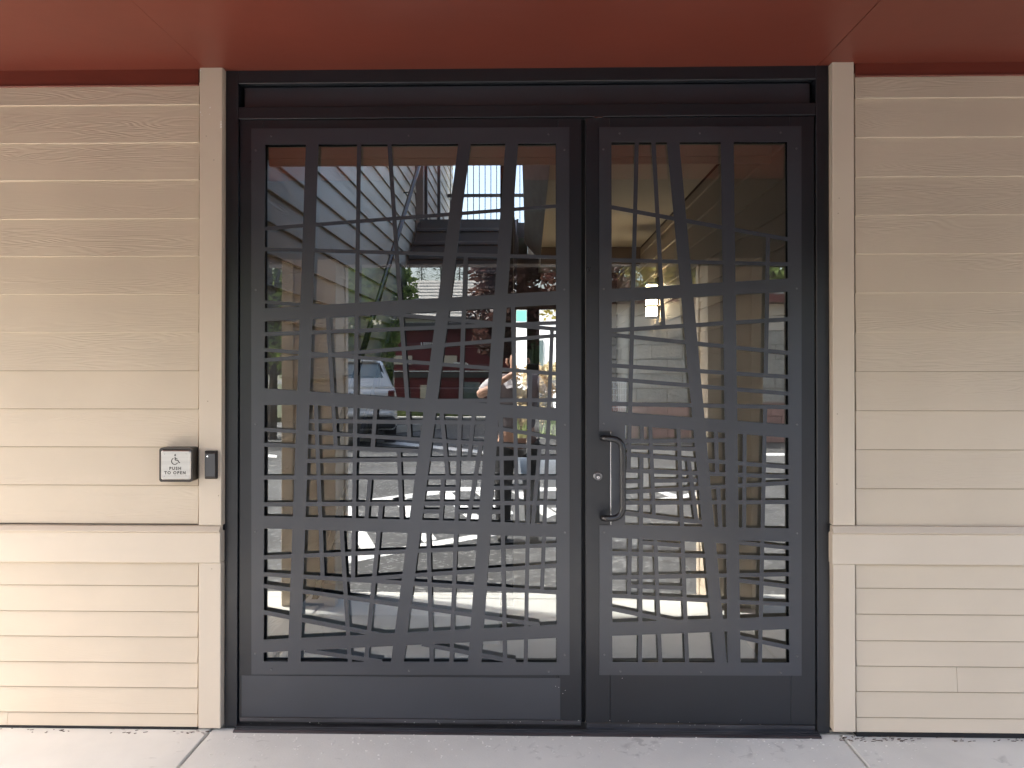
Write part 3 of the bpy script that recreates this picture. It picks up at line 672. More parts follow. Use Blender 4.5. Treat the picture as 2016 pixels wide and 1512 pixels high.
cr = thing('card_reader', 'small dark grey card reader with a white dot on the left door casing', 'card reader')
a, b = P(403.2, 887.5, -.03), P(427.2, 943, -.03)
a3, b3 = P(403.6, 893, -.044), P(423.6, 938.2, -.044)
m = MB(); o1 = rrect(a.x, b.x, b.z, a.z, .003, 2); o2 = rrect(a3.x, b3.x, b3.z, a3.z, .001, 2); n = len(o1)
m.add([(p[0], -.0205, p[1]) for p in o1] + [(p[0], -.030, p[1]) for p in o1] + [(p[0], -.0435, p[1]) for p in o2],
      [(i, (i + 1) % n, (i + 1) % n + n, i + n) for i in range(n)] + [(i + n, (i + 1) % n + n, (i + 1) % n + 2 * n, i + 2 * n) for i in range(n)] + [tuple(range(2 * n, 3 * n))])
m.obj('reader_shell', M['readeredge'], cr)
MB().box(a3.x + .001, b3.x - .001, -.0448, -.0437, b3.z + .001, a3.z - .001, .0003).obj('reader_face', M['reader'], cr)
p = P(408.3, 898.5, -.045); MB().disc((p.x, -.0449, p.z), .0021, .0008, n=10).obj('indicator_light', M['led'], cr)
MB().disc((p.x, -.04485, p.z), .0033, .0003, n=12).obj('indicator_rim', M['black'], cr)

# ================================================================== BEHIND THE GLASS: THE ENTRY PASSAGE
XLi, XRi = -1.25, 1.15
struct(MB().box(-1.6, 1.6, .10, 9.2, -.3, .0).obj('passage_floor', M['slab']))
def depth_boards(par, X, sgn, y0, y1, z0, z1, step, m, seams=()):
    z = z0
    while z < z1 - .01:
        zz = min(z + step, z1)
        cuts = [y0] + [s for s in seams if y0 < s < y1 and (round(z * 97) + int(s * 10)) % 3 == 0] + [y1]
        for a, b in zip(cuts, cuts[1:]):
            prof = [(0, zz), (sgn * .015, z + .001), (sgn * .014, z), (-sgn * .006, z), (-sgn * .006, zz)]
            mb = MB(); n = len(prof)
            mb.add([(X + p[0], y, p[1]) for y in (a + .001, b - .001) for p in prof], [tuple(range(n))[::-1], tuple(range(n, 2 * n))] + [(i, (i + 1) % n, (i + 1) % n + n, i + n) for i in range(n)])
            mb.obj('siding_board', m, par)
        z = zz
wl_ = thing('passage_wall', 'lap siding wall of the stairwell seen through the left leaf, grey in the skylight', 'wall')
depth_boards(wl_, XLi, 1, .17, 5.35, 0, 4.8, .152, M['siding_skylit'], (1.1, 2.3, 3.3, 4.2))
depth_boards(wl_, XLi, 1, 5.47, 9.5, 3.0, 5.0, .152, M['siding_skylit'], (7.5,))
MB().box(-1.60, XLi - .007, .17, 5.4, -.1, 4.78).obj('core', M['brown'], wl_)
MB().box(-1.60, XLi - .007, 5.401, 9.5, -.1, 4.98).obj('core', M['brown'], wl_)
MB().box(XLi - .006, XLi + .09, 5.352, 5.468, 2.3, 5.0, .003).obj('corner_trim', M['brown'], wl_)
wr_ = thing('passage_wall', 'brown shaded lap siding wall seen through the right leaf of the door', 'wall')
depth_boards(wr_, XRi, -1, .17, 7.0, 0, 2.66, .152, M['siding_side'], (1.6, 2.9, 4.4))
MB().box(XRi + .007, 1.6, .17, 9.0, -.1, 3.3).obj('core', M['brown'], wr_)
ce = thing('passage_ceiling', 'cream painted ceiling of the passage behind the right leaf', 'ceiling')
MB().box(.121, XRi - .010, .62, 6.99, 2.67, 2.72).obj('ceiling_panel', M['cream'], ce)
MB().prism([(-.045, 2.79), (.12, 2.60), (.12, 2.98), (-.045, 2.98)], .62, 5.35, 'y').obj('edge_board', M['boardgrey'], ce)
MB().box(.121, XRi + .3, .62, 9, 2.74, 3.0).obj('floor_structure', M['brown'], ce)
MB().box(.121, XRi - .012, 4.85, 5.0, 2.49, 2.668, .003).obj('cross_beam', M['brown'], ce)
hd = thing('passage_header', 'beige header boards across the passage just behind the door', 'beam')
zz0 = P(1040, 324, .60).z; zz1 = P(1040, 310, .60).z
MB().box(XLi + .011, XRi - .011, .60, .616, zz0, zz1 - .001, .002).obj('header_board', M['siding'], hd)
MB().box(XLi + .011, XRi - .011, .596, .616, zz1, 3.0, .002).obj('header_board', M['siding'], hd)
MB().box(-1.6, 1.6, .17, .594, 2.70, 2.95).obj('lid', M['cream'], hd)
MB().box(-1.6, -.03, .617, 1.2, 2.9, 3.0).obj('skylight_blocker', M['boardgrey'], hd)  # unseen slab added to keep skylight off the lower stairwell wall
MB().box(-1.6, XLi - .001, .03, .168, 0, 2.95).obj('cheek', M['trim'], hd)
MB().box(XRi + .001, 1.6, .03, .168, 0, 2.95).obj('cheek', M['trim'], hd)

st = thing('staircase', 'dark steel stair climbing away from the door to an open landing', 'staircase')
Y0s, RUN, RISE, NS = 1.32, .24, 3.02 / 17, 17
for i in range(NS):
    y, z = Y0s + i * RUN, i * RISE
    MB().box(-1.17, -.16, y, y + .012, z, z + RISE - .001).obj('riser', M['darksteel'], st)
    if i < NS - 1:
        MB().box(-1.17, -.16, y - .025, y + RUN + .011, z + RISE, z + RISE + .035, .003).obj('tread', M['darksteel'], st)
for x in (-1.205, -.155):
    MB().prism([(Y0s - .12, 0), (Y0s + .1, 0), (Y0s + NS * RUN, 3.02 - .26), (Y0s + NS * RUN, 3.06), (Y0s - .12, .14)], x, x + .032, 'x').obj('stringer', M['darksteel'], st)
MB().box(-1.24, -.02, Y0s + NS * RUN + .02, 9.2, 2.86, 3.03).obj('landing', M['darksteel'], st)
MB().box(-1.24, -.15, .95, 1.31, .001, .15, .004).obj('plinth', M['concrete'], st)
MB().box(-.155, -.085, 1.10, 1.17, .151, 2.62, .003).obj('newel_post', M['darksteel'], st)
for i in range(26):
    y = 1.32 + i * .155
    MB().box(-.132, -.112, y, y + .02, .16 + max(0, (y - Y0s)) * .74, 2.62).obj('baluster', M['darksteel'], st)
MB().tube([(-1.14, Y0s + .2, 1.03), (-1.14, 5.1, 1.03 + .74 * (5.1 - Y0s - .2)), (-1.14, 5.3, 4.0)], .021, 12).obj('handrail', M['steelbar'], st, smooth=True)
for y in (2.1, 3.3, 4.5):
    z = 1.03 + .74 * (y - Y0s - .2)
    MB().tube([(-1.14, y, z - .01), (-1.14, y, z - .07), (-1.236, y, z - .08)], .007, 6).obj('rail_bracket', M['darksteel'], st)
gr = thing('guard_rail', 'black guard rail with thin bars against the bright sky above the stair', 'railing')
for i in range(15):
    x = -1.2 + i * .088
    MB().box(x, x + .012, 8.6, 8.612, 3.04, 5.2).obj('baluster', M['darksteel'], gr)
MB().box(-1.24, -.06, 8.59, 8.622, 4.02, 4.07).obj('rail', M['darksteel'], gr)
for y in (5.9, 7.2):
    MB().box(-1.225, -1.185, y, y + .04, 3.04, 5.2).obj('post', M['darksteel'], gr)
MB().box(-1.2, -.05, 8.585, 8.627, 5.2, 5.25).obj('top_rail', M['darksteel'], gr)
sd = thing('stairwell_side', 'dark upper wall on the right side of the open stairwell', 'wall')
MB().box(-.019, .10, 5.36, 8.9, 3.04, 4.2).obj('wall_panel', M['brown'], sd)

lp = thing('wall_lamp', 'lit box lamp with three glowing bands on the right passage wall', 'lamp', (1.141, 3.8, 2.04))
MB().box(-.016, -.001, -.07, .07, -.17, .19, .003).obj('back_plate', M['housing'], lp)
for k in range(3):
    MB().box(-.10, -.017, -.055, .055, -.15 + k * .098, -.15 + k * .098 + .078, .004).obj('diffuser', plain('lamp_diffuser', (.9, .8, .6), .4, emit=(1, .78, .5, 9)) if k == 0 else bpy.data.materials['lamp_diffuser'], lp)
for k in range(2):
    MB().box(-.104, -.017, -.058, .058, -.15 + k * .098 + .080, -.15 + k * .098 + .096).obj('band', M['housing'], lp)
MB().box(-.106, -.0165, -.06, .06, -.17, -.153).obj('cap', M['housing'], lp)
MB().box(-.106, -.0165, -.06, .06, .126, .144).obj('cap', M['housing'], lp)

# far end of the passage: dark wall with a glazed door to a bright court
fe = thing('far_door', 'glazed door at the far end of the passage, bright court behind it', 'door')
ya = 7.0
xa0, xa1, xb0, xb1 = P(1016, 800, ya).x, P(1037, 800, ya).x, P(1062, 800, ya).x, XRi - .1
zt = P(1040, 609, ya).z
MB().box(XLi + .001, xa0, ya, ya + .1, 0, 2.9).obj('side_panel', M['brown'], fe)
MB().box(xa1, xb0, ya, ya + .08, 0, zt).obj('mullion', M['darksteel'], fe)
MB().box(xb1, XRi + .3, ya, ya + .1, 0, zt).obj('side_panel', M['brown'], fe)
MB().box(xa0, XRi + .3, ya, ya + .1, zt, 2.9).obj('head_panel', M['brown'], fe)
for (a, b) in ((xa0, xa1), (xb0, xb1)):
    MB().box(a + .001, b - .001, ya + .02, ya + .06, P(1040, 901, ya).z, P(1040, 863, ya).z).obj('lock_rail', M['darksteel'], fe)
    MB().box(a + .001, b - .001, ya + .02, ya + .06, .002, P(1040, 934, ya).z).obj('bottom_rail', M['darksteel'], fe)
    MB().add([(a, ya + .04, .05), (b, ya + .04, .05), (b, ya + .04, zt), (a, ya + .04, zt)], [(0, 1, 2, 3)]).obj('pane', M['clear'], fe)
MB().box(xa0 + .004, xa1 - .004, ya + .01, ya + .018, P(1040, 633, ya).z, P(1040, 611, ya).z, .002).obj('mint_panel', plain('mint_panel', (.25, .75, .6), .4, emit=(.35, 1, .8, .35)), fe)  # emission stands in for daylight coming through the panel from behind
struct(MB().box(-14, 14, 9.2, 40, -.3, -.01).obj('court_paving', plain('pale_paving', (.62, .62, .60), .8, var=.05)))
cw = thing('court_building', 'pale grey building across the bright court, seen through the far door', 'building')
MB().box(-3, 4.5, 24, 30, 0, 3.9).obj('wall', M['extgrey'], cw)
MB().box(-3.3, 4.8, 23.7, 30.3, 3.91, 4.2).obj('roof', M['shingle'], cw)
MB().box(.25, .5, 23.9, 23.99, 1.4, 2.4).obj('window', M['carglass'], cw)

# ================================================================== TREES AND PLANTS
def leaves(blobs, n, size, seed, m, name, par):
    r = random.Random(seed); mb = MB(); tot = sum(b[3] ** 2 for b in blobs)
    for (bx, by, bz, br) in blobs:
        for _ in range(int(n * br * br / tot)):
            while True:
                d = Vector((r.uniform(-1, 1), r.uniform(-1, 1), r.uniform(-1, 1)))
                if .25 < d.length < 1: break
            p = Vector((bx, by, bz)) + d * br * Vector((1, 1, .8)).length / 1.62
            a = Vector((r.gauss(0, 1), r.gauss(0, 1), r.gauss(0, .6))).normalized(); b = a.orthogonal().normalized()
            s = size * r.uniform(.6, 1.4); k = len(mb.v)
            mb.v += [tuple(p + a * s), tuple(p + b * s * .45), tuple(p - a * s), tuple(p - b * s * .45)]; mb.f.append((k, k + 1, k + 2, k + 3))
    me = bpy.data.meshes.new(name); me.from_pydata(mb.v, [], mb.f); me.materials.append(m)
    return link(name, me, par)
def tree(name, label, loc, h, rad, seed, m, n=7000, size=.07, trunk=.11, group=None, base=.35):
    t = thing(name, label, 'tree', loc, group); r = random.Random(seed)
    blobs = []
    tk = MB(); tk.tube([(0, 0, -.05), (.04, 0, h * .25), (-.05, .05, h * .5), (.02, 0, h * .85)], [trunk, trunk * .75, trunk * .5, trunk * .12], 8)
    for i in range(26):
        a = r.uniform(0, 6.28); zz = r.uniform(base, .93); rr_ = rad * (1 - abs(zz - .6) * 1.1) * r.uniform(.45, .85)
        e = Vector((math.cos(a) * rr_, math.sin(a) * rr_, h * zz)); blobs.append((*e, rad * r.uniform(.26, .46)))
        tk.tube([(0, 0, h * zz * .62), e * .55 + Vector((0, 0, h * zz * .32)), e], [trunk * .3, trunk * .2, trunk * .07], 5, False)
    tk.obj('trunk', M['bark'], t)
    leaves(blobs, n, size, seed + 50, m, 'crown', t)
    return t
def conifer(label, loc, h, rad, seed, group):
    t = thing('conifer_tree', label, 'tree', loc, group); r = random.Random(seed)
    MB().tube([(0, 0, -.1), (0, 0, h)], [.16, .02], 6).obj('trunk', M['bark'], t)
    mb = MB()
    for i in range(2600):
        z = r.uniform(.08, 1) ; a = r.uniform(0, 6.28); rd = rad * (1 - z) * r.uniform(.3, 1.05) + .05
        p = Vector((math.cos(a) * rd, math.sin(a) * rd, h * z)); d = Vector((math.cos(a), math.sin(a), -.35)) * r.uniform(.12, .3); w = Vector((-math.sin(a), math.cos(a), 0)) * .07
        k = len(mb.v); mb.v += [tuple(p - w), tuple(p + w), tuple(p + d)]; mb.f.append((k, k + 1, k + 2))
    me = bpy.data.meshes.new('crown'); me.from_pydata(mb.v, [], mb.f); me.materials.append(M['leaf_dark']); link('crown', me, t)
    return t
def gx(px, dist): return V(px, 724, dist).x
tree('leafy_tree', 'green leafy tree mirrored above the silver car', (gx(655, 16), -16, 0), 5.4, 1.9, 1, M['leaf'], 12000, .13, .14, base=.25)
tree('leafy_tree', 'green tree mirrored at the far left edge of the left leaf', (gx(535, 12.5), -12.5, 0), 5.2, 1.9, 2, M['leaf'], 5000, .13)
tree('plum_tree', 'dark purple leaved plum tree mirrored near the middle of the left leaf', (gx(1010, 19), -19, 0), 5.2, 1.6, 3, M['leaf_plum'], 8000, .11, .12, base=.42)
tree('plum_tree', 'smaller bronze leaved plum tree mirrored behind the door mullion', (gx(1140, 18), -18, 0), 5.2, 1.6, 4, M['leaf_plum'], 6000, .11)
tree('leafy_tree', 'yellow green tree mirrored in the top of the right leaf', (gx(1335, 19), -19, 0), 6.2, 2.2, 5, M['leaf_yellow'], 5500, .14)
tree('leafy_tree', 'round green tree mirrored behind the right canopy column', (gx(1400, 21), -21, 0), 6.4, 2.4, 6, M['leaf'], 5500, .15)
tree('leafy_tree', 'tall green tree mirrored at the right edge of the right leaf', (gx(1525, 19), -19, 0), 6.6, 2.6, 7, M['leaf'], 6000, .15)
for i, (px, d, h) in enumerate(((868, 60, 13), (830, 75, 15), (905, 70, 15), (760, 66, 14), (1240, 64, 15), (1290, 58, 14), (1360, 70, 16), (1430, 62, 15))):
    conifer(('dark conifer just left of the middle of the left house roof', 'dark conifer over the left end of the left house roof', 'dark conifer over the right half of the left house roof', 'dark conifer between the green tree and the left house', 'dark conifer over the left part of the right house roof', 'dark conifer over the right end of the right house roof', 'tallest dark conifer behind the yellow green tree', 'dark conifer behind the right canopy column')[i], (gx(px, d), -d, 0), h, 2.8, 20 + i, 'conifers behind the houses')
# low planting of the far bed
def bed(name, x0, x1, y0, y1, h, n, m, seed):
    r = random.Random(seed); mb = MB()
    for _ in range(n):
        x, y = r.uniform(x0, x1), r.uniform(y0, y1); a = r.uniform(0, 6.28); hh = h * r.uniform(.4, 1.2); w = .03
        k = len(mb.v); mb.v += [(x - w * math.cos(a), y - w * math.sin(a), -.02), (x + w * math.cos(a), y + w * math.sin(a), -.02), (x + r.gauss(0, .1), y + r.gauss(0, .1), hh)]; mb.f.append((k, k + 1, k + 2))
    me = bpy.data.meshes.new(name); me.from_pydata(mb.v, [], mb.f); me.materials.append(m); o = link(name, me); stuff(o); return o
struct(MB().box(-30, gx(1010, 19), -60, -17.4, -.3, .10).obj('lawn', plain('lawn_soil', (.06, .07, .03), .95, var=.3, vscale=6)))
bed('grass', gx(600, 19), gx(1000, 19), -20.5, -17.7, .42, 9000, M['grass'], 5)
for i, (px0, px1) in enumerate(((640, 745), (750, 868), (873, 1000))):
    q = thing('curb', 'pale concrete curb stone along the far side of the lot', 'curb', group='curb stones along the planted bed')
    MB().box(gx(px0, 17.2), gx(px1, 17.2), -17.4, -17.15, -.02, .14, .02).obj('curb_stone', M['curb'], q)
wsx = thing('wheel_stop', 'concrete wheel stop lying on the asphalt beside the silver car', 'wheel stop')
a, b = VG(762, 848, .05), VG(872, 838, .05)
MB().prism([(a.x, a.y), (b.x, b.y), (b.x, b.y - .22), (a.x, a.y - .22)], -.02, .13, 'z').obj('concrete_bar', M['curb'], wsx)

# ------------------------------------------------------------------ painted markings
mk = M['white']
ZM = -.0215
def mark(*px):
    pts = [VG(px[i], px[i + 1], ZM) for i in range(0, len(px), 2)]
    o = MB().prism([(p.x, p.y) for p in pts], -.0255, ZM, 'z').obj('painted_marking', mk); struct(o); return o
mark(655, 1101, 838, 1068, 842, 1078, 657, 1114); mark(843, 1067, 975, 1046, 978, 1054, 846, 1077)
mark(700, 986, 905, 959, 1000, 959, 1000, 966, 906, 967, 702, 995)
mark(664, 997, 690, 995, 740, 1078, 712, 1083)
mark(772, 980, 797, 977, 860, 1062, 834, 1067)
mark(862, 969, 888, 969, 950, 1022, 932, 1030)
mark(935, 968, 958, 968, 1012, 1010, 996, 1018)
mark(1008, 968, 1034, 968, 1096, 1012, 1076, 1020)
mark(1045, 960, 1200, 958, 1200, 965, 1045, 967)
mark(1085, 1000, 1110, 998, 1190, 1042, 1165, 1050)
mark(668, 858, 960, 888, 960, 893.5, 668, 863)
mark(1289, 983, 1385, 966, 1385, 974, 1289, 990)
mark(1288, 966, 1303, 966, 1338, 975, 1322, 979)
mark(1496, 892, 1600, 892, 1600, 897, 1496, 897)
mark(500, 892, 545, 896, 545, 901, 500, 898)

# ------------------------------------------------------------------ the silver car, tail towards the door
car = thing('parked_car', 'silver sport utility car with its tail to the door, mirrored in the left leaf', 'car', (gx(783, 10.9) - .93, -10.9, -.026), None, R(-13.5))
def loft(secs, m, name, par, smooth=True):
    """secs: list of (y, [(x,z)...]) half profiles mirrored to both sides"""
    mb = MB(); n = None
    for y, pr in secs:
        full = pr + [(-x, z) for x, z in reversed(pr)]
        n = len(full); mb.v += [(x, y, z) for x, z in full]
    for i in range(len(secs) - 1):
        for j in range(n):
            mb.f.append((i * n + j, i * n + (j + 1) % n, (i + 1) * n + (j + 1) % n, (i + 1) * n + j))
    mb.f.append(tuple(range(n))); mb.f.append(tuple(range((len(secs) - 1) * n, len(secs) * n))[::-1])
    o = mb.obj(name, m, par)
    bv = o.modifiers.new('bevel', 'BEVEL'); bv.width = .035; bv.segments = 3; bv.limit_method = 'ANGLE'; bv.angle_limit = R(25)
    return o
body = lambda w, zb, zt: [(w - .06, zb), (w, zb + .12), (w, zt - .22), (w - .05, zt)]
loft([(0, body(.86, .36, 1.02)), (-.10, body(.92, .30, 1.10)), (-.9, body(.94, .26, 1.12)), (-3.2, body(.94, .26, 1.06)), (-4.2, body(.90, .28, .98)), (-4.55, body(.78, .34, .80))], M['carpaint'], 'body', car)
cab = lambda w0, w1, zt: [(w0, 1.06), (w1, zt - .09), (w1 - .12, zt)]
loft([(-.06, [(.84, 1.06), (.84, 1.10), (.80, 1.12)]), (-.34, cab(.87, .66, 1.58)), (-.6, cab(.88, .68, 1.64)), (-2.2, cab(.88, .68, 1.66)), (-3.15, [(.84, 1.04), (.82, 1.06), (.78, 1.07)])], M['carpaint'], 'cabin', car)
def quad(par, name, m, pts, th=.01):
    v = [Vector(p) for p in pts]; nn = (v[1] - v[0]).cross(v[3] - v[0]).normalized() * th
    if nn.y < 0: nn = -nn
    return MB().add([p + nn for p in v] + [p for p in v], [(0, 1, 2, 3), (7, 6, 5, 4), (0, 4, 5, 1), (1, 5, 6, 2), (2, 6, 7, 3), (3, 7, 4, 0)]).obj(name, m, par)
quad(car, 'rear_window', M['carglass'], [(-.70, -.10, 1.15), (.70, -.10, 1.15), (.57, -.30, 1.52), (-.57, -.30, 1.52)], .012)
quad(car, 'window_surround', M['plastic'], [(-.76, -.098, 1.135), (.76, -.098, 1.135), (.60, -.31, 1.55), (-.60, -.31, 1.55)], .004)
MB().box(-.55, .55, -.40, -.24, 1.575, 1.60, .008).obj('spoiler', M['carpaint'], car)
MB().tube([(0, -.07, 1.15), (-.30, -.11, 1.18), (-.42, -.11, 1.18)], .012, 6).obj('wiper', M['plastic'], car)
for s_ in (1, -1):
    MB().box(s_ * .80 - .06, s_ * .80 + .06, -.03, .02, .74, 1.04, .015).obj('tail_light', M['redlens'], car)
    for yy in (-.85, -3.65):
        w_ = MB().tube([(s_ * .72, yy, .35), (s_ * .93, yy, .35)], .35, 24).obj('wheel', M['tyre'], car)
        MB().tube([(s_ * .90, yy, .35), (s_ * .945, yy, .35)], .21, 16).obj('rim', M['rim'], w_)
    MB().box(s_ * .885 - .004, s_ * .885 + .004, -2.9, -.7, 1.1, 1.42).obj('side_window', M['carglass'], car)
MB().box(-.88, .88, -.08, .055, .34, .56, .04).obj('bumper', M['plastic'], car)
MB().box(-.80, .80, -.06, .068, .56, .66, .03).obj('bumper_top', M['carpaint'], car)
MB().box(-.16, .16, .0, .016, .76, .90, .004).obj('number_plate', M['white'], car)
MB().box(-.30, .30, -.004, .006, .72, .95, .006).obj('plate_recess', M['plastic'], car)
MB().tube([(-.07, .004, 1.0), (0, .012, .975), (.07, .004, 1.0)], .012, 8).obj('emblem', M['rim'], car)
MB().tube([(-.05, .004, 1.02), (0, .012, .97), (.05, .004, 1.02)], .010, 8).obj('emblem', M['rim'], car)

# ------------------------------------------------------------------ buildings in front of the door (mirrored)
def house(label, px0, px1, d, z_eave, z_ridge, depth, mwall, gable=True):
    t = thing('house', label, 'house'); x0, x1 = gx(px0, d), gx(px1, d)
    MB().box(x0 + .3, x1 - .3, -d - depth + .3, -d - .3, -.02, z_eave).obj('wall', mwall, t)
    ym = -d - depth / 2; rows = 11
    for k in range(rows):                      # courses of shingles as stepped strips
        f0, f1 = k / rows, (k + 1) / rows
        ya_, yb_ = -d + (ym + d) * f0, -d + (ym + d) * f1
        za_, zb_ = z_eave + (z_ridge - z_eave) * f0, z_eave + (z_ridge - z_eave) * f1
        MB().add([(x0, ya_, za_ + .06), (x1, ya_, za_ + .06), (x1, yb_, zb_ + .02), (x0, yb_, zb_ + .02), (x0, ya_, za_ - .05), (x1, ya_, za_ - .05), (x1, yb_, zb_ - .09), (x0, yb_, zb_ - .09)],
                 [(0, 1, 2, 3), (0, 4, 5, 1), (7, 6, 5, 4), (0, 3, 7, 4), (1, 5, 6, 2)]).obj('shingle_course', M['shingle'], t)
        MB().box(x0, x1, ya_ + .001, ya_ + .02, za_ - .04, za_ + .012).obj('course_gap', M['shingle_dark'], t)
    MB().add([(x0, ym, z_ridge), (x1, ym, z_ridge), (x1, -d - depth, z_eave), (x0, -d - depth, z_eave)], [(0, 1, 2, 3)]).obj('rear_roof', M['shingle'], t)
    for x in (x0, x1):
        MB().prism([(-d - .02, z_eave - .22), (-d - .02, z_eave + .02), (ym, z_ridge + .06), (-d - depth + .02, z_eave + .02), (-d - depth + .02, z_eave - .22), (ym, z_ridge - .2)], x - .05, x + .05, 'x').obj('barge_board', M['white'], t)
        MB().prism([(-d - .3, -.02), (-d - .3, z_eave), (ym, z_ridge - .15), (-d - depth + .3, z_eave), (-d - depth + .3, -.02)], x - .25 if x > x0 else x + .2, x - .2 if x > x0 else x + .25, 'x').obj('gable_wall', mwall, t)
    return t
house('grey shingle roofed house mirrored between the green tree and the plum tree', 772, 1010, 30, 3.6, 5.7, 9, plain('house_wall_pale', (.55, .55, .53), .8))
house('second grey shingle roofed house mirrored at the upper left of the right leaf', 1120, 1284, 33, 3.4, 5.4, 9, plain('house_wall_buff', (.5, .45, .38), .8))

rb = thing('maroon_building', 'low maroon building with pale window bands, mirrored beside the silver car', 'building')
x0, x1 = gx(776, 23), gx(1010, 23)
MB().box(x0, x1, -29, -23, 0, 2.75).obj('wall', M['maroon'], rb)
MB().box(x0 - .3, x1 + .3, -29.3, -22.6, 2.76, 2.95).obj('roof', M['shingle_dark'], rb)
MB().box(x0 - .02, x1, -22.99, -22.94, 1.30, 1.335).obj('trim_strip', M['white'], rb)
MB().box(x0 - .02, x1, -22.99, -22.93, 1.10, 1.27).obj('dark_band', M['shingle_dark'], rb)  # dark strip across the wall, just below the trim strip
for i, px in enumerate((776, 828, 864, 905)):
    xx = gx(px, 23)
    MB().box(xx, xx + .62, -22.995, -22.92, .30 if i % 2 else 1.55, .85 if i % 2 else 1.85).obj('pale_panel', M['trim'], rb)
MB().box(gx(905, 23), gx(945, 23), -22.99, -22.9, .35, .95).obj('window', M['carglass'], rb)
for i, px in enumerate((829, 834, 838, 842, 846, 850)):
    xx = gx(px, 23); MB().box(xx, xx + .035, -22.99, -22.93, 2.12, 2.30).obj('letter_stroke', M['white'], rb)
asn = thing('arrow_sign', 'small white arrow shaped sign in front of the maroon building', 'sign', (gx(908, 20), -20, 0))
MB().prism([(-.22, 1.50), (.14, 1.50), (.23, 1.545), (.14, 1.60), (-.22, 1.60)], -.01, .01).obj('sign_board', M['white'], asn)
MB().box(-.02, .02, -.01, .03, -.02, 1.49).obj('post', M['plastic'], asn)

bb = thing('block_building', 'low grey block building with beige top and red fascia, mirrored in the right leaf', 'building')
dB = 12.0
bx0, bx1 = gx(1192, dB), gx(1760, dB)
zf1, zf0, zs0, zb0_, zp0 = V(1300, 582, dB).z, V(1300, 598, dB).z, V(1300, 651, dB).z, V(1300, 793, dB).z, -.02
MB().box(bx0, bx1, -20, -dB - .25, -.02, zf1 - .05).obj('core', M['cmu'], bb)
MB().box(bx0 - .3, bx1, -20.3, -dB + .35, zf0 + .01, zf1).obj('fascia', M['maroon'], bb)
MB().box(bx0 - .32, bx1, -20.3, -dB + .38, zf1 + .001, zf1 + .04).obj('roof_edge', M['white'], bb)
zmid = (zf0 + zs0) / 2 + .03
nb_ = 6; wB = (bx1 - bx0) / nb_
for k, (za, zb) in enumerate(((zs0, zmid), (zmid, zf0))):
    MB().box(bx0, bx1, -dB - .24, -dB - .02 + .02 * (1 - k), za + .004, zb - .004, .003).obj('wall_board', M['trim'], bb)
rows = 5
for r_ in range(rows):
    z0 = zb0_ + (zs0 - zb0_) * r_ / rows; z1 = zb0_ + (zs0 - zb0_) * (r_ + 1) / rows
    x = bx0 - (r_ % 2) * .3
    while x < bx1:
        MB().box(max(x, bx0) + .006, min(x + .6, bx1) - .006, -dB - .24, -dB + rr.uniform(.0, .03), z0 + .005, z1 - .005, .006).obj('block', M['cmu'], bb)
        x += .6
for r_ in range(3):
    z0 = zp0 + (zb0_ - zp0) * r_ / 3; z1 = zp0 + (zb0_ - zp0) * (r_ + 1) / 3
    x = bx0 - (r_ % 2) * .2
    while x < bx1:
        MB().box(max(x, bx0) + .005, min(x + .4, bx1) - .005, -dB - .24, -dB + .06 + rr.uniform(0, .02), z0 + .005, z1 - .005, .005).obj('pink_block', M['pink'], bb)
        x += .4
lt = thing('lattice_panel', 'white lattice panel leaning by the block building, mirrored at the left of the right leaf', 'lattice')
xl0, xl1, zl0, zl1 = gx(1200, dB - .3), gx(1236, dB - .3), V(1, 812, dB - .3).z, V(1, 752, dB - .3).z
for i in range(9):
    x = xl0 + (xl1 - xl0) * i / 8; MB().box(x - .006, x + .006, -dB + .25, -dB + .27, zl0 - .6, zl1).obj('slat', M['white'], lt)
for i in range(10):
    z = zl0 - .5 + (zl1 - zl0 + .5) * i / 9; MB().box(xl0, xl1, -dB + .272, -dB + .285, z - .006, z + .006).obj('slat', M['white'], lt)

# wooded ridge far away
hm = MB(); r = random.Random(9); K = 260
for i in range(K):
    x0 = -170 + i * 340 / K; w = 340 / K
    h = 14 + 5 * math.sin(i * .05) + 2.5 * math.sin(i * .17 + 1)
    for j in range(3):
        yy = -190 - j * 14 + r.uniform(-5, 5); hh = h + j * 4 + r.uniform(0, 3.5)
        for q in range(3):
            a = q * 1.05 + r.uniform(0, 1); c_, s_ = math.cos(a) * w * .9, math.sin(a) * w * .9
            hm.add([(x0 - c_, yy - s_, -.5), (x0 + c_, yy + s_, -.5), (x0 + r.uniform(-.3, .3), yy, hh)], [(0, 1, 2)])
stuff(hm.obj('far_wood', M['leaf_dark']))
struct(MB().prism([(-190, -200), (190, -200), (230, -330), (-230, -330)], -.5, 12, 'z').obj('hill', M['leaf_dark']))

# court planting behind the far door
def bush(label, loc, rad, m, seed, n=2500, size=.07):
    t = thing('shrub', label, 'shrub', loc); r = random.Random(seed)
    st_ = MB(); blobs = []
    for i in range(9):
        e = Vector((r.uniform(-1, 1) * rad * .6, r.uniform(-1, 1) * rad * .6, rad * r.uniform(.5, 1.7))); blobs.append((*e, rad * .45)); st_.tube([(0, 0, 0), e * .5, e], [.03, .02, .008], 5, False)
    st_.obj('stem', M['bark'], t); leaves(blobs, n, size, seed, m, 'foliage', t)
bush('orange leaved shrub in the court behind the far door', (-.33, 13.5, 0), .75, M['leaf_orange'], 31)
bush('second orange shrub in the court, right of the mullion of the far door', (.55, 15.5, 0), .8, M['leaf_orange'], 32)
tree('leafy_tree', 'bright yellow green tree in the court behind the far door', (1.6, 19, 0), 5.4, 1.5, 33, M['leaf_yellow'], 3500, .10, base=.62)
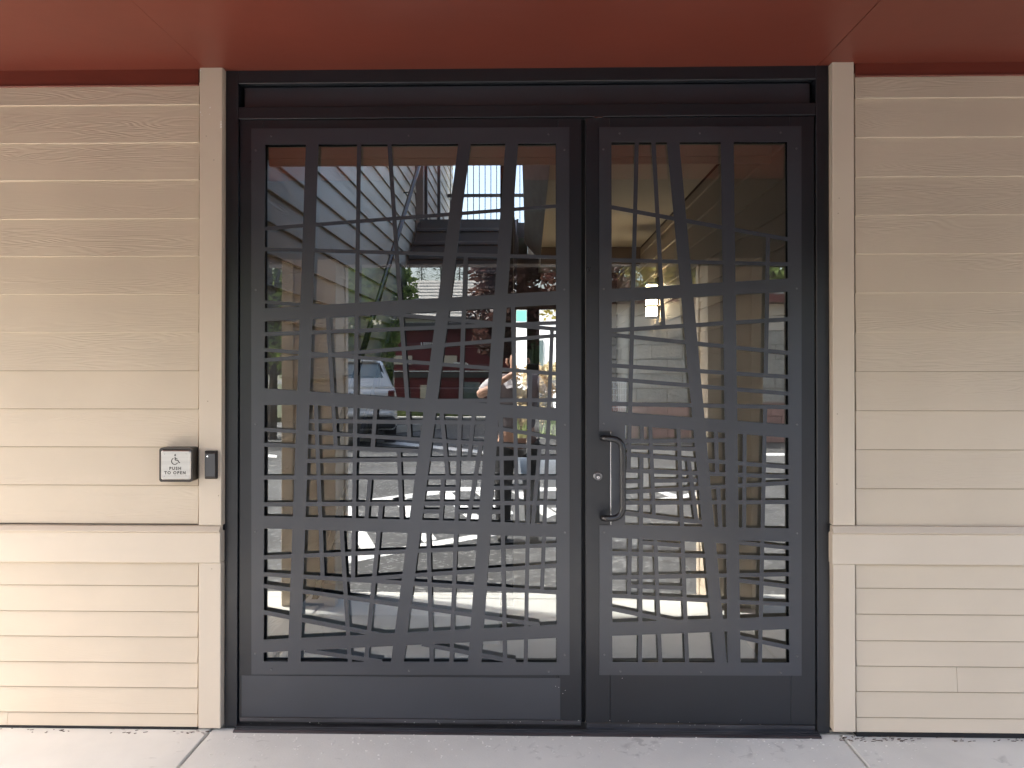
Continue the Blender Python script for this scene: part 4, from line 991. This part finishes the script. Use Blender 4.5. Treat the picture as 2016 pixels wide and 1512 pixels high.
bed('court_ground_cover', -1.5, 2.5, 12.6, 17, .35, 5000, M['grass'], 8)

# ================================================================== THE PERSON TAKING THE PICTURE
def skin_mesh(name, chains, m, par, sub=2):
    me = bpy.data.meshes.new(name); vs, es, rad, roots = [], [], [], []
    for ch in chains:
        idx = {}
        base = len(vs); roots.append(base)
        for k, (key, co, rd) in enumerate(ch['v']):
            idx[key] = len(vs); vs.append(co); rad.append(rd)
        for a, b in ch['e']: es.append((idx[a], idx[b]))
    me.from_pydata(vs, es, []); me.materials.append(m)
    o = link(name, me, par)
    o.modifiers.new('skin', 'SKIN').use_smooth_shade = True
    if not me.skin_vertices: me.skin_vertices.new(name='')
    for i, v in enumerate(me.skin_vertices[0].data):
        v.radius = rad[i] if isinstance(rad[i], tuple) else (rad[i], rad[i]); v.use_root = i in roots
    s = o.modifiers.new('sub', 'SUBSURF'); s.levels = sub; s.render_levels = sub
    return o
bx, by, gz = -.10, -3.42, -.026
pe = thing('person', 'bald person in grey vest over white shirt holding up a phone, mirrored in left leaf', 'person', (bx, by, gz))
def W(x, y, z): return (x - bx, y - by, z - gz)
HZ = H
pel = W(bx, by, .84)
LH, RH = W(-.075, -3.075, HZ - .015), W(.085, -3.075, HZ - .015)
LE, RE = W(-.42, -3.27, 1.20), W(.24, -3.27, 1.18)
LS, RS = W(bx - .19, by, 1.32), W(bx + .19, by, 1.32)
mid = lambda a, b, t=.5: tuple(a[i] * (1 - t) + b[i] * t for i in range(3))
off = lambda a, dx, dy, dz: (a[0] + dx, a[1] + dy, a[2] + dz)
V_ = [('p', (0, 0, .86), (.15, .11)), ('w', (0, 0, 1.0), (.135, .10)), ('c', (0, .01, 1.18), (.155, .11)), ('n0', (0, 0, 1.33), (.09, .08)), ('n1', (0, .01, 1.41), (.052, .055)),
      ('h0', (.005, .05, 1.475), (.066, .08)), ('h1', (.005, .035, 1.54), (.079, .092)), ('h2', (.005, .03, 1.585), (.062, .075)),
      ('ls', off(LS, .02, 0, 0), .062), ('le', LE, .04), ('lw', mid(LE, LH, .86), .024), ('lp', LH, (.028, .016)),
      ('rs', off(RS, -.02, 0, 0), .062), ('re', RE, .04), ('rw', mid(RE, RH, .86), .024), ('rp', RH, (.028, .016)),
      ('lh', (-.10, 0, .80), .092), ('lk', (-.12, .02, .46), .06), ('la', (-.12, -.02, .10), .038), ('lt', (-.13, .14, .045), (.04, .025)),
      ('rh', (.10, 0, .80), .092), ('rk', (.12, .02, .46), .06), ('ra', (.13, -.02, .10), .038), ('rt', (.15, .14, .045), (.04, .025))]
E_ = [('p', 'w'), ('w', 'c'), ('c', 'n0'), ('n0', 'n1'), ('n1', 'h0'), ('h0', 'h1'), ('h1', 'h2'), ('n0', 'ls'), ('ls', 'le'), ('le', 'lw'), ('lw', 'lp'), ('n0', 'rs'), ('rs', 're'), ('re', 'rw'), ('rw', 'rp'),
      ('p', 'lh'), ('lh', 'lk'), ('lk', 'la'), ('la', 'lt'), ('p', 'rh'), ('rh', 'rk'), ('rk', 'ra'), ('ra', 'rt')]
chains = [dict(v=V_, e=E_)]
for s_, Hn in ((-1, LH), (1, RH)):               # fingers wrap the long edges of the phone from outside
    for k in range(4):
        b = off(Hn, 0, -.012, .030 - .019 * k); L_ = (.030, .034, .031, .025)[k]
        chains.append(dict(v=[('a', b, .0085), ('b', off(b, s_ * .012, .020, .003), .0083), ('c', off(b, s_ * .004, .036, .002), .0078), ('d', off(b, -s_ * L_ * .35, .041, 0), .007)], e=[('a', 'b'), ('b', 'c'), ('c', 'd')]))
    b = off(Hn, -s_ * .004, -.018, -.012)
    chains.append(dict(v=[('a', b, .011), ('b', off(b, -s_ * .022, -.006, -.012), .0105), ('c', off(b, -s_ * .044, -.004, .002), .0085)], e=[('a', 'b'), ('b', 'c')]))
person_body = skin_mesh('body', chains, M['skin'], pe)
skin_mesh('vest', [dict(v=[('p', (0, 0, .90), (.172, .135)), ('w', (0, 0, 1.02), (.165, .13)), ('c', (0, .01, 1.17), (.185, .138)), ('n', (0, -.005, 1.33), (.13, .10)), ('l', off(LS, .01, 0, -.01), .082), ('r', off(RS, -.01, 0, -.01), .082)],
                        e=[('p', 'w'), ('w', 'c'), ('c', 'n'), ('n', 'l'), ('n', 'r')])], M['vest'], pe)
skin_mesh('shirt_sleeve', [dict(v=[('a', off(LS, .02, 0, 0), .082), ('b', mid(LS, LE, .55), .062), ('c', mid(LS, LE, .82), .055)], e=[('a', 'b'), ('b', 'c')])], M['shirt'], pe)
skin_mesh('shirt_sleeve', [dict(v=[('a', off(RS, -.02, 0, 0), .082), ('b', mid(RS, RE, .55), .062), ('c', mid(RS, RE, .82), .055)], e=[('a', 'b'), ('b', 'c')])], M['shirt'], pe)
for s_ in (-1, 1):
    MB().add([(s_ * .015, .135, 1.30), (s_ * .075, .085, 1.405), (s_ * .135, .07, 1.365), (s_ * .085, .150, 1.285), (s_ * .015, .125, 1.30), (s_ * .075, .075, 1.405), (s_ * .135, .06, 1.365), (s_ * .085, .140, 1.285)],
             [(0, 1, 2, 3), (7, 6, 5, 4), (0, 4, 5, 1), (1, 5, 6, 2), (2, 6, 7, 3), (3, 7, 4, 0)]).obj('collar', M['shirt'], pe)
skin_mesh('trousers', [dict(v=[('p', (0, 0, .88), (.163, .125)), ('a', (-.10, 0, .78), .105), ('b', (-.12, .02, .46), .078), ('c', (-.12, -.02, .09), .066), ('d', (.10, 0, .78), .105), ('e', (.12, .02, .46), .078), ('f', (.13, -.02, .09), .066)],
                            e=[('p', 'a'), ('a', 'b'), ('b', 'c'), ('p', 'd'), ('d', 'e'), ('e', 'f')])], M['trousers'], pe)
for s_ in (-.125, .14):
    skin_mesh('shoe', [dict(v=[('a', (s_, -.05, .045), (.048, .044)), ('b', (s_, .06, .045), (.05, .042)), ('c', (s_, .17, .032), (.042, .03))], e=[('a', 'b'), ('b', 'c')])], M['plastic'], pe)
for s_ in (-1, 1):                                # ears, brows, hair at the sides
    MB().tube([(.005 + s_ * .082, .03, 1.48), (.005 + s_ * .096, .02, 1.50), (.005 + s_ * .094, .012, 1.53), (.005 + s_ * .082, .02, 1.535)], [.006, .010, .010, .006], 8).obj('ear', M['skin'], pe, smooth=True)
    MB().tube([(.005 + s_ * .018, .118, 1.523), (.005 + s_ * .048, .112, 1.522)], .005, 6).obj('eyebrow', M['hair'], pe)
    MB().disc((.005 + s_ * .031, .117, 1.508), .009, .004, (0, 1, 0), 10).obj('eye', M['white'], pe)
MB().tube([(.005, .108, 1.515), (.005, .136, 1.475), (.005, .122, 1.468)], [.007, .013, .009], 8).obj('nose', M['skin'], pe, smooth=True)
MB().tube([(-.018, .121, 1.440), (.005, .126, 1.438), (.028, .121, 1.440)], .004, 6).obj('mouth', M['redlens'], pe)
ph = thing('phone', 'black phone held level in both hands by the mirrored person', 'phone', (0, -3.03, H))
MB().box(-.076, .076, -.0125, -.0045, -.042, .032, .003).obj('case', M['phone'], ph)
MB().add([(-.070, -.0128, -.038), (.070, -.0128, -.038), (.070, -.0128, .028), (-.070, -.0128, .028)], [(0, 1, 2, 3)]).obj('screen', M['phone'], ph)
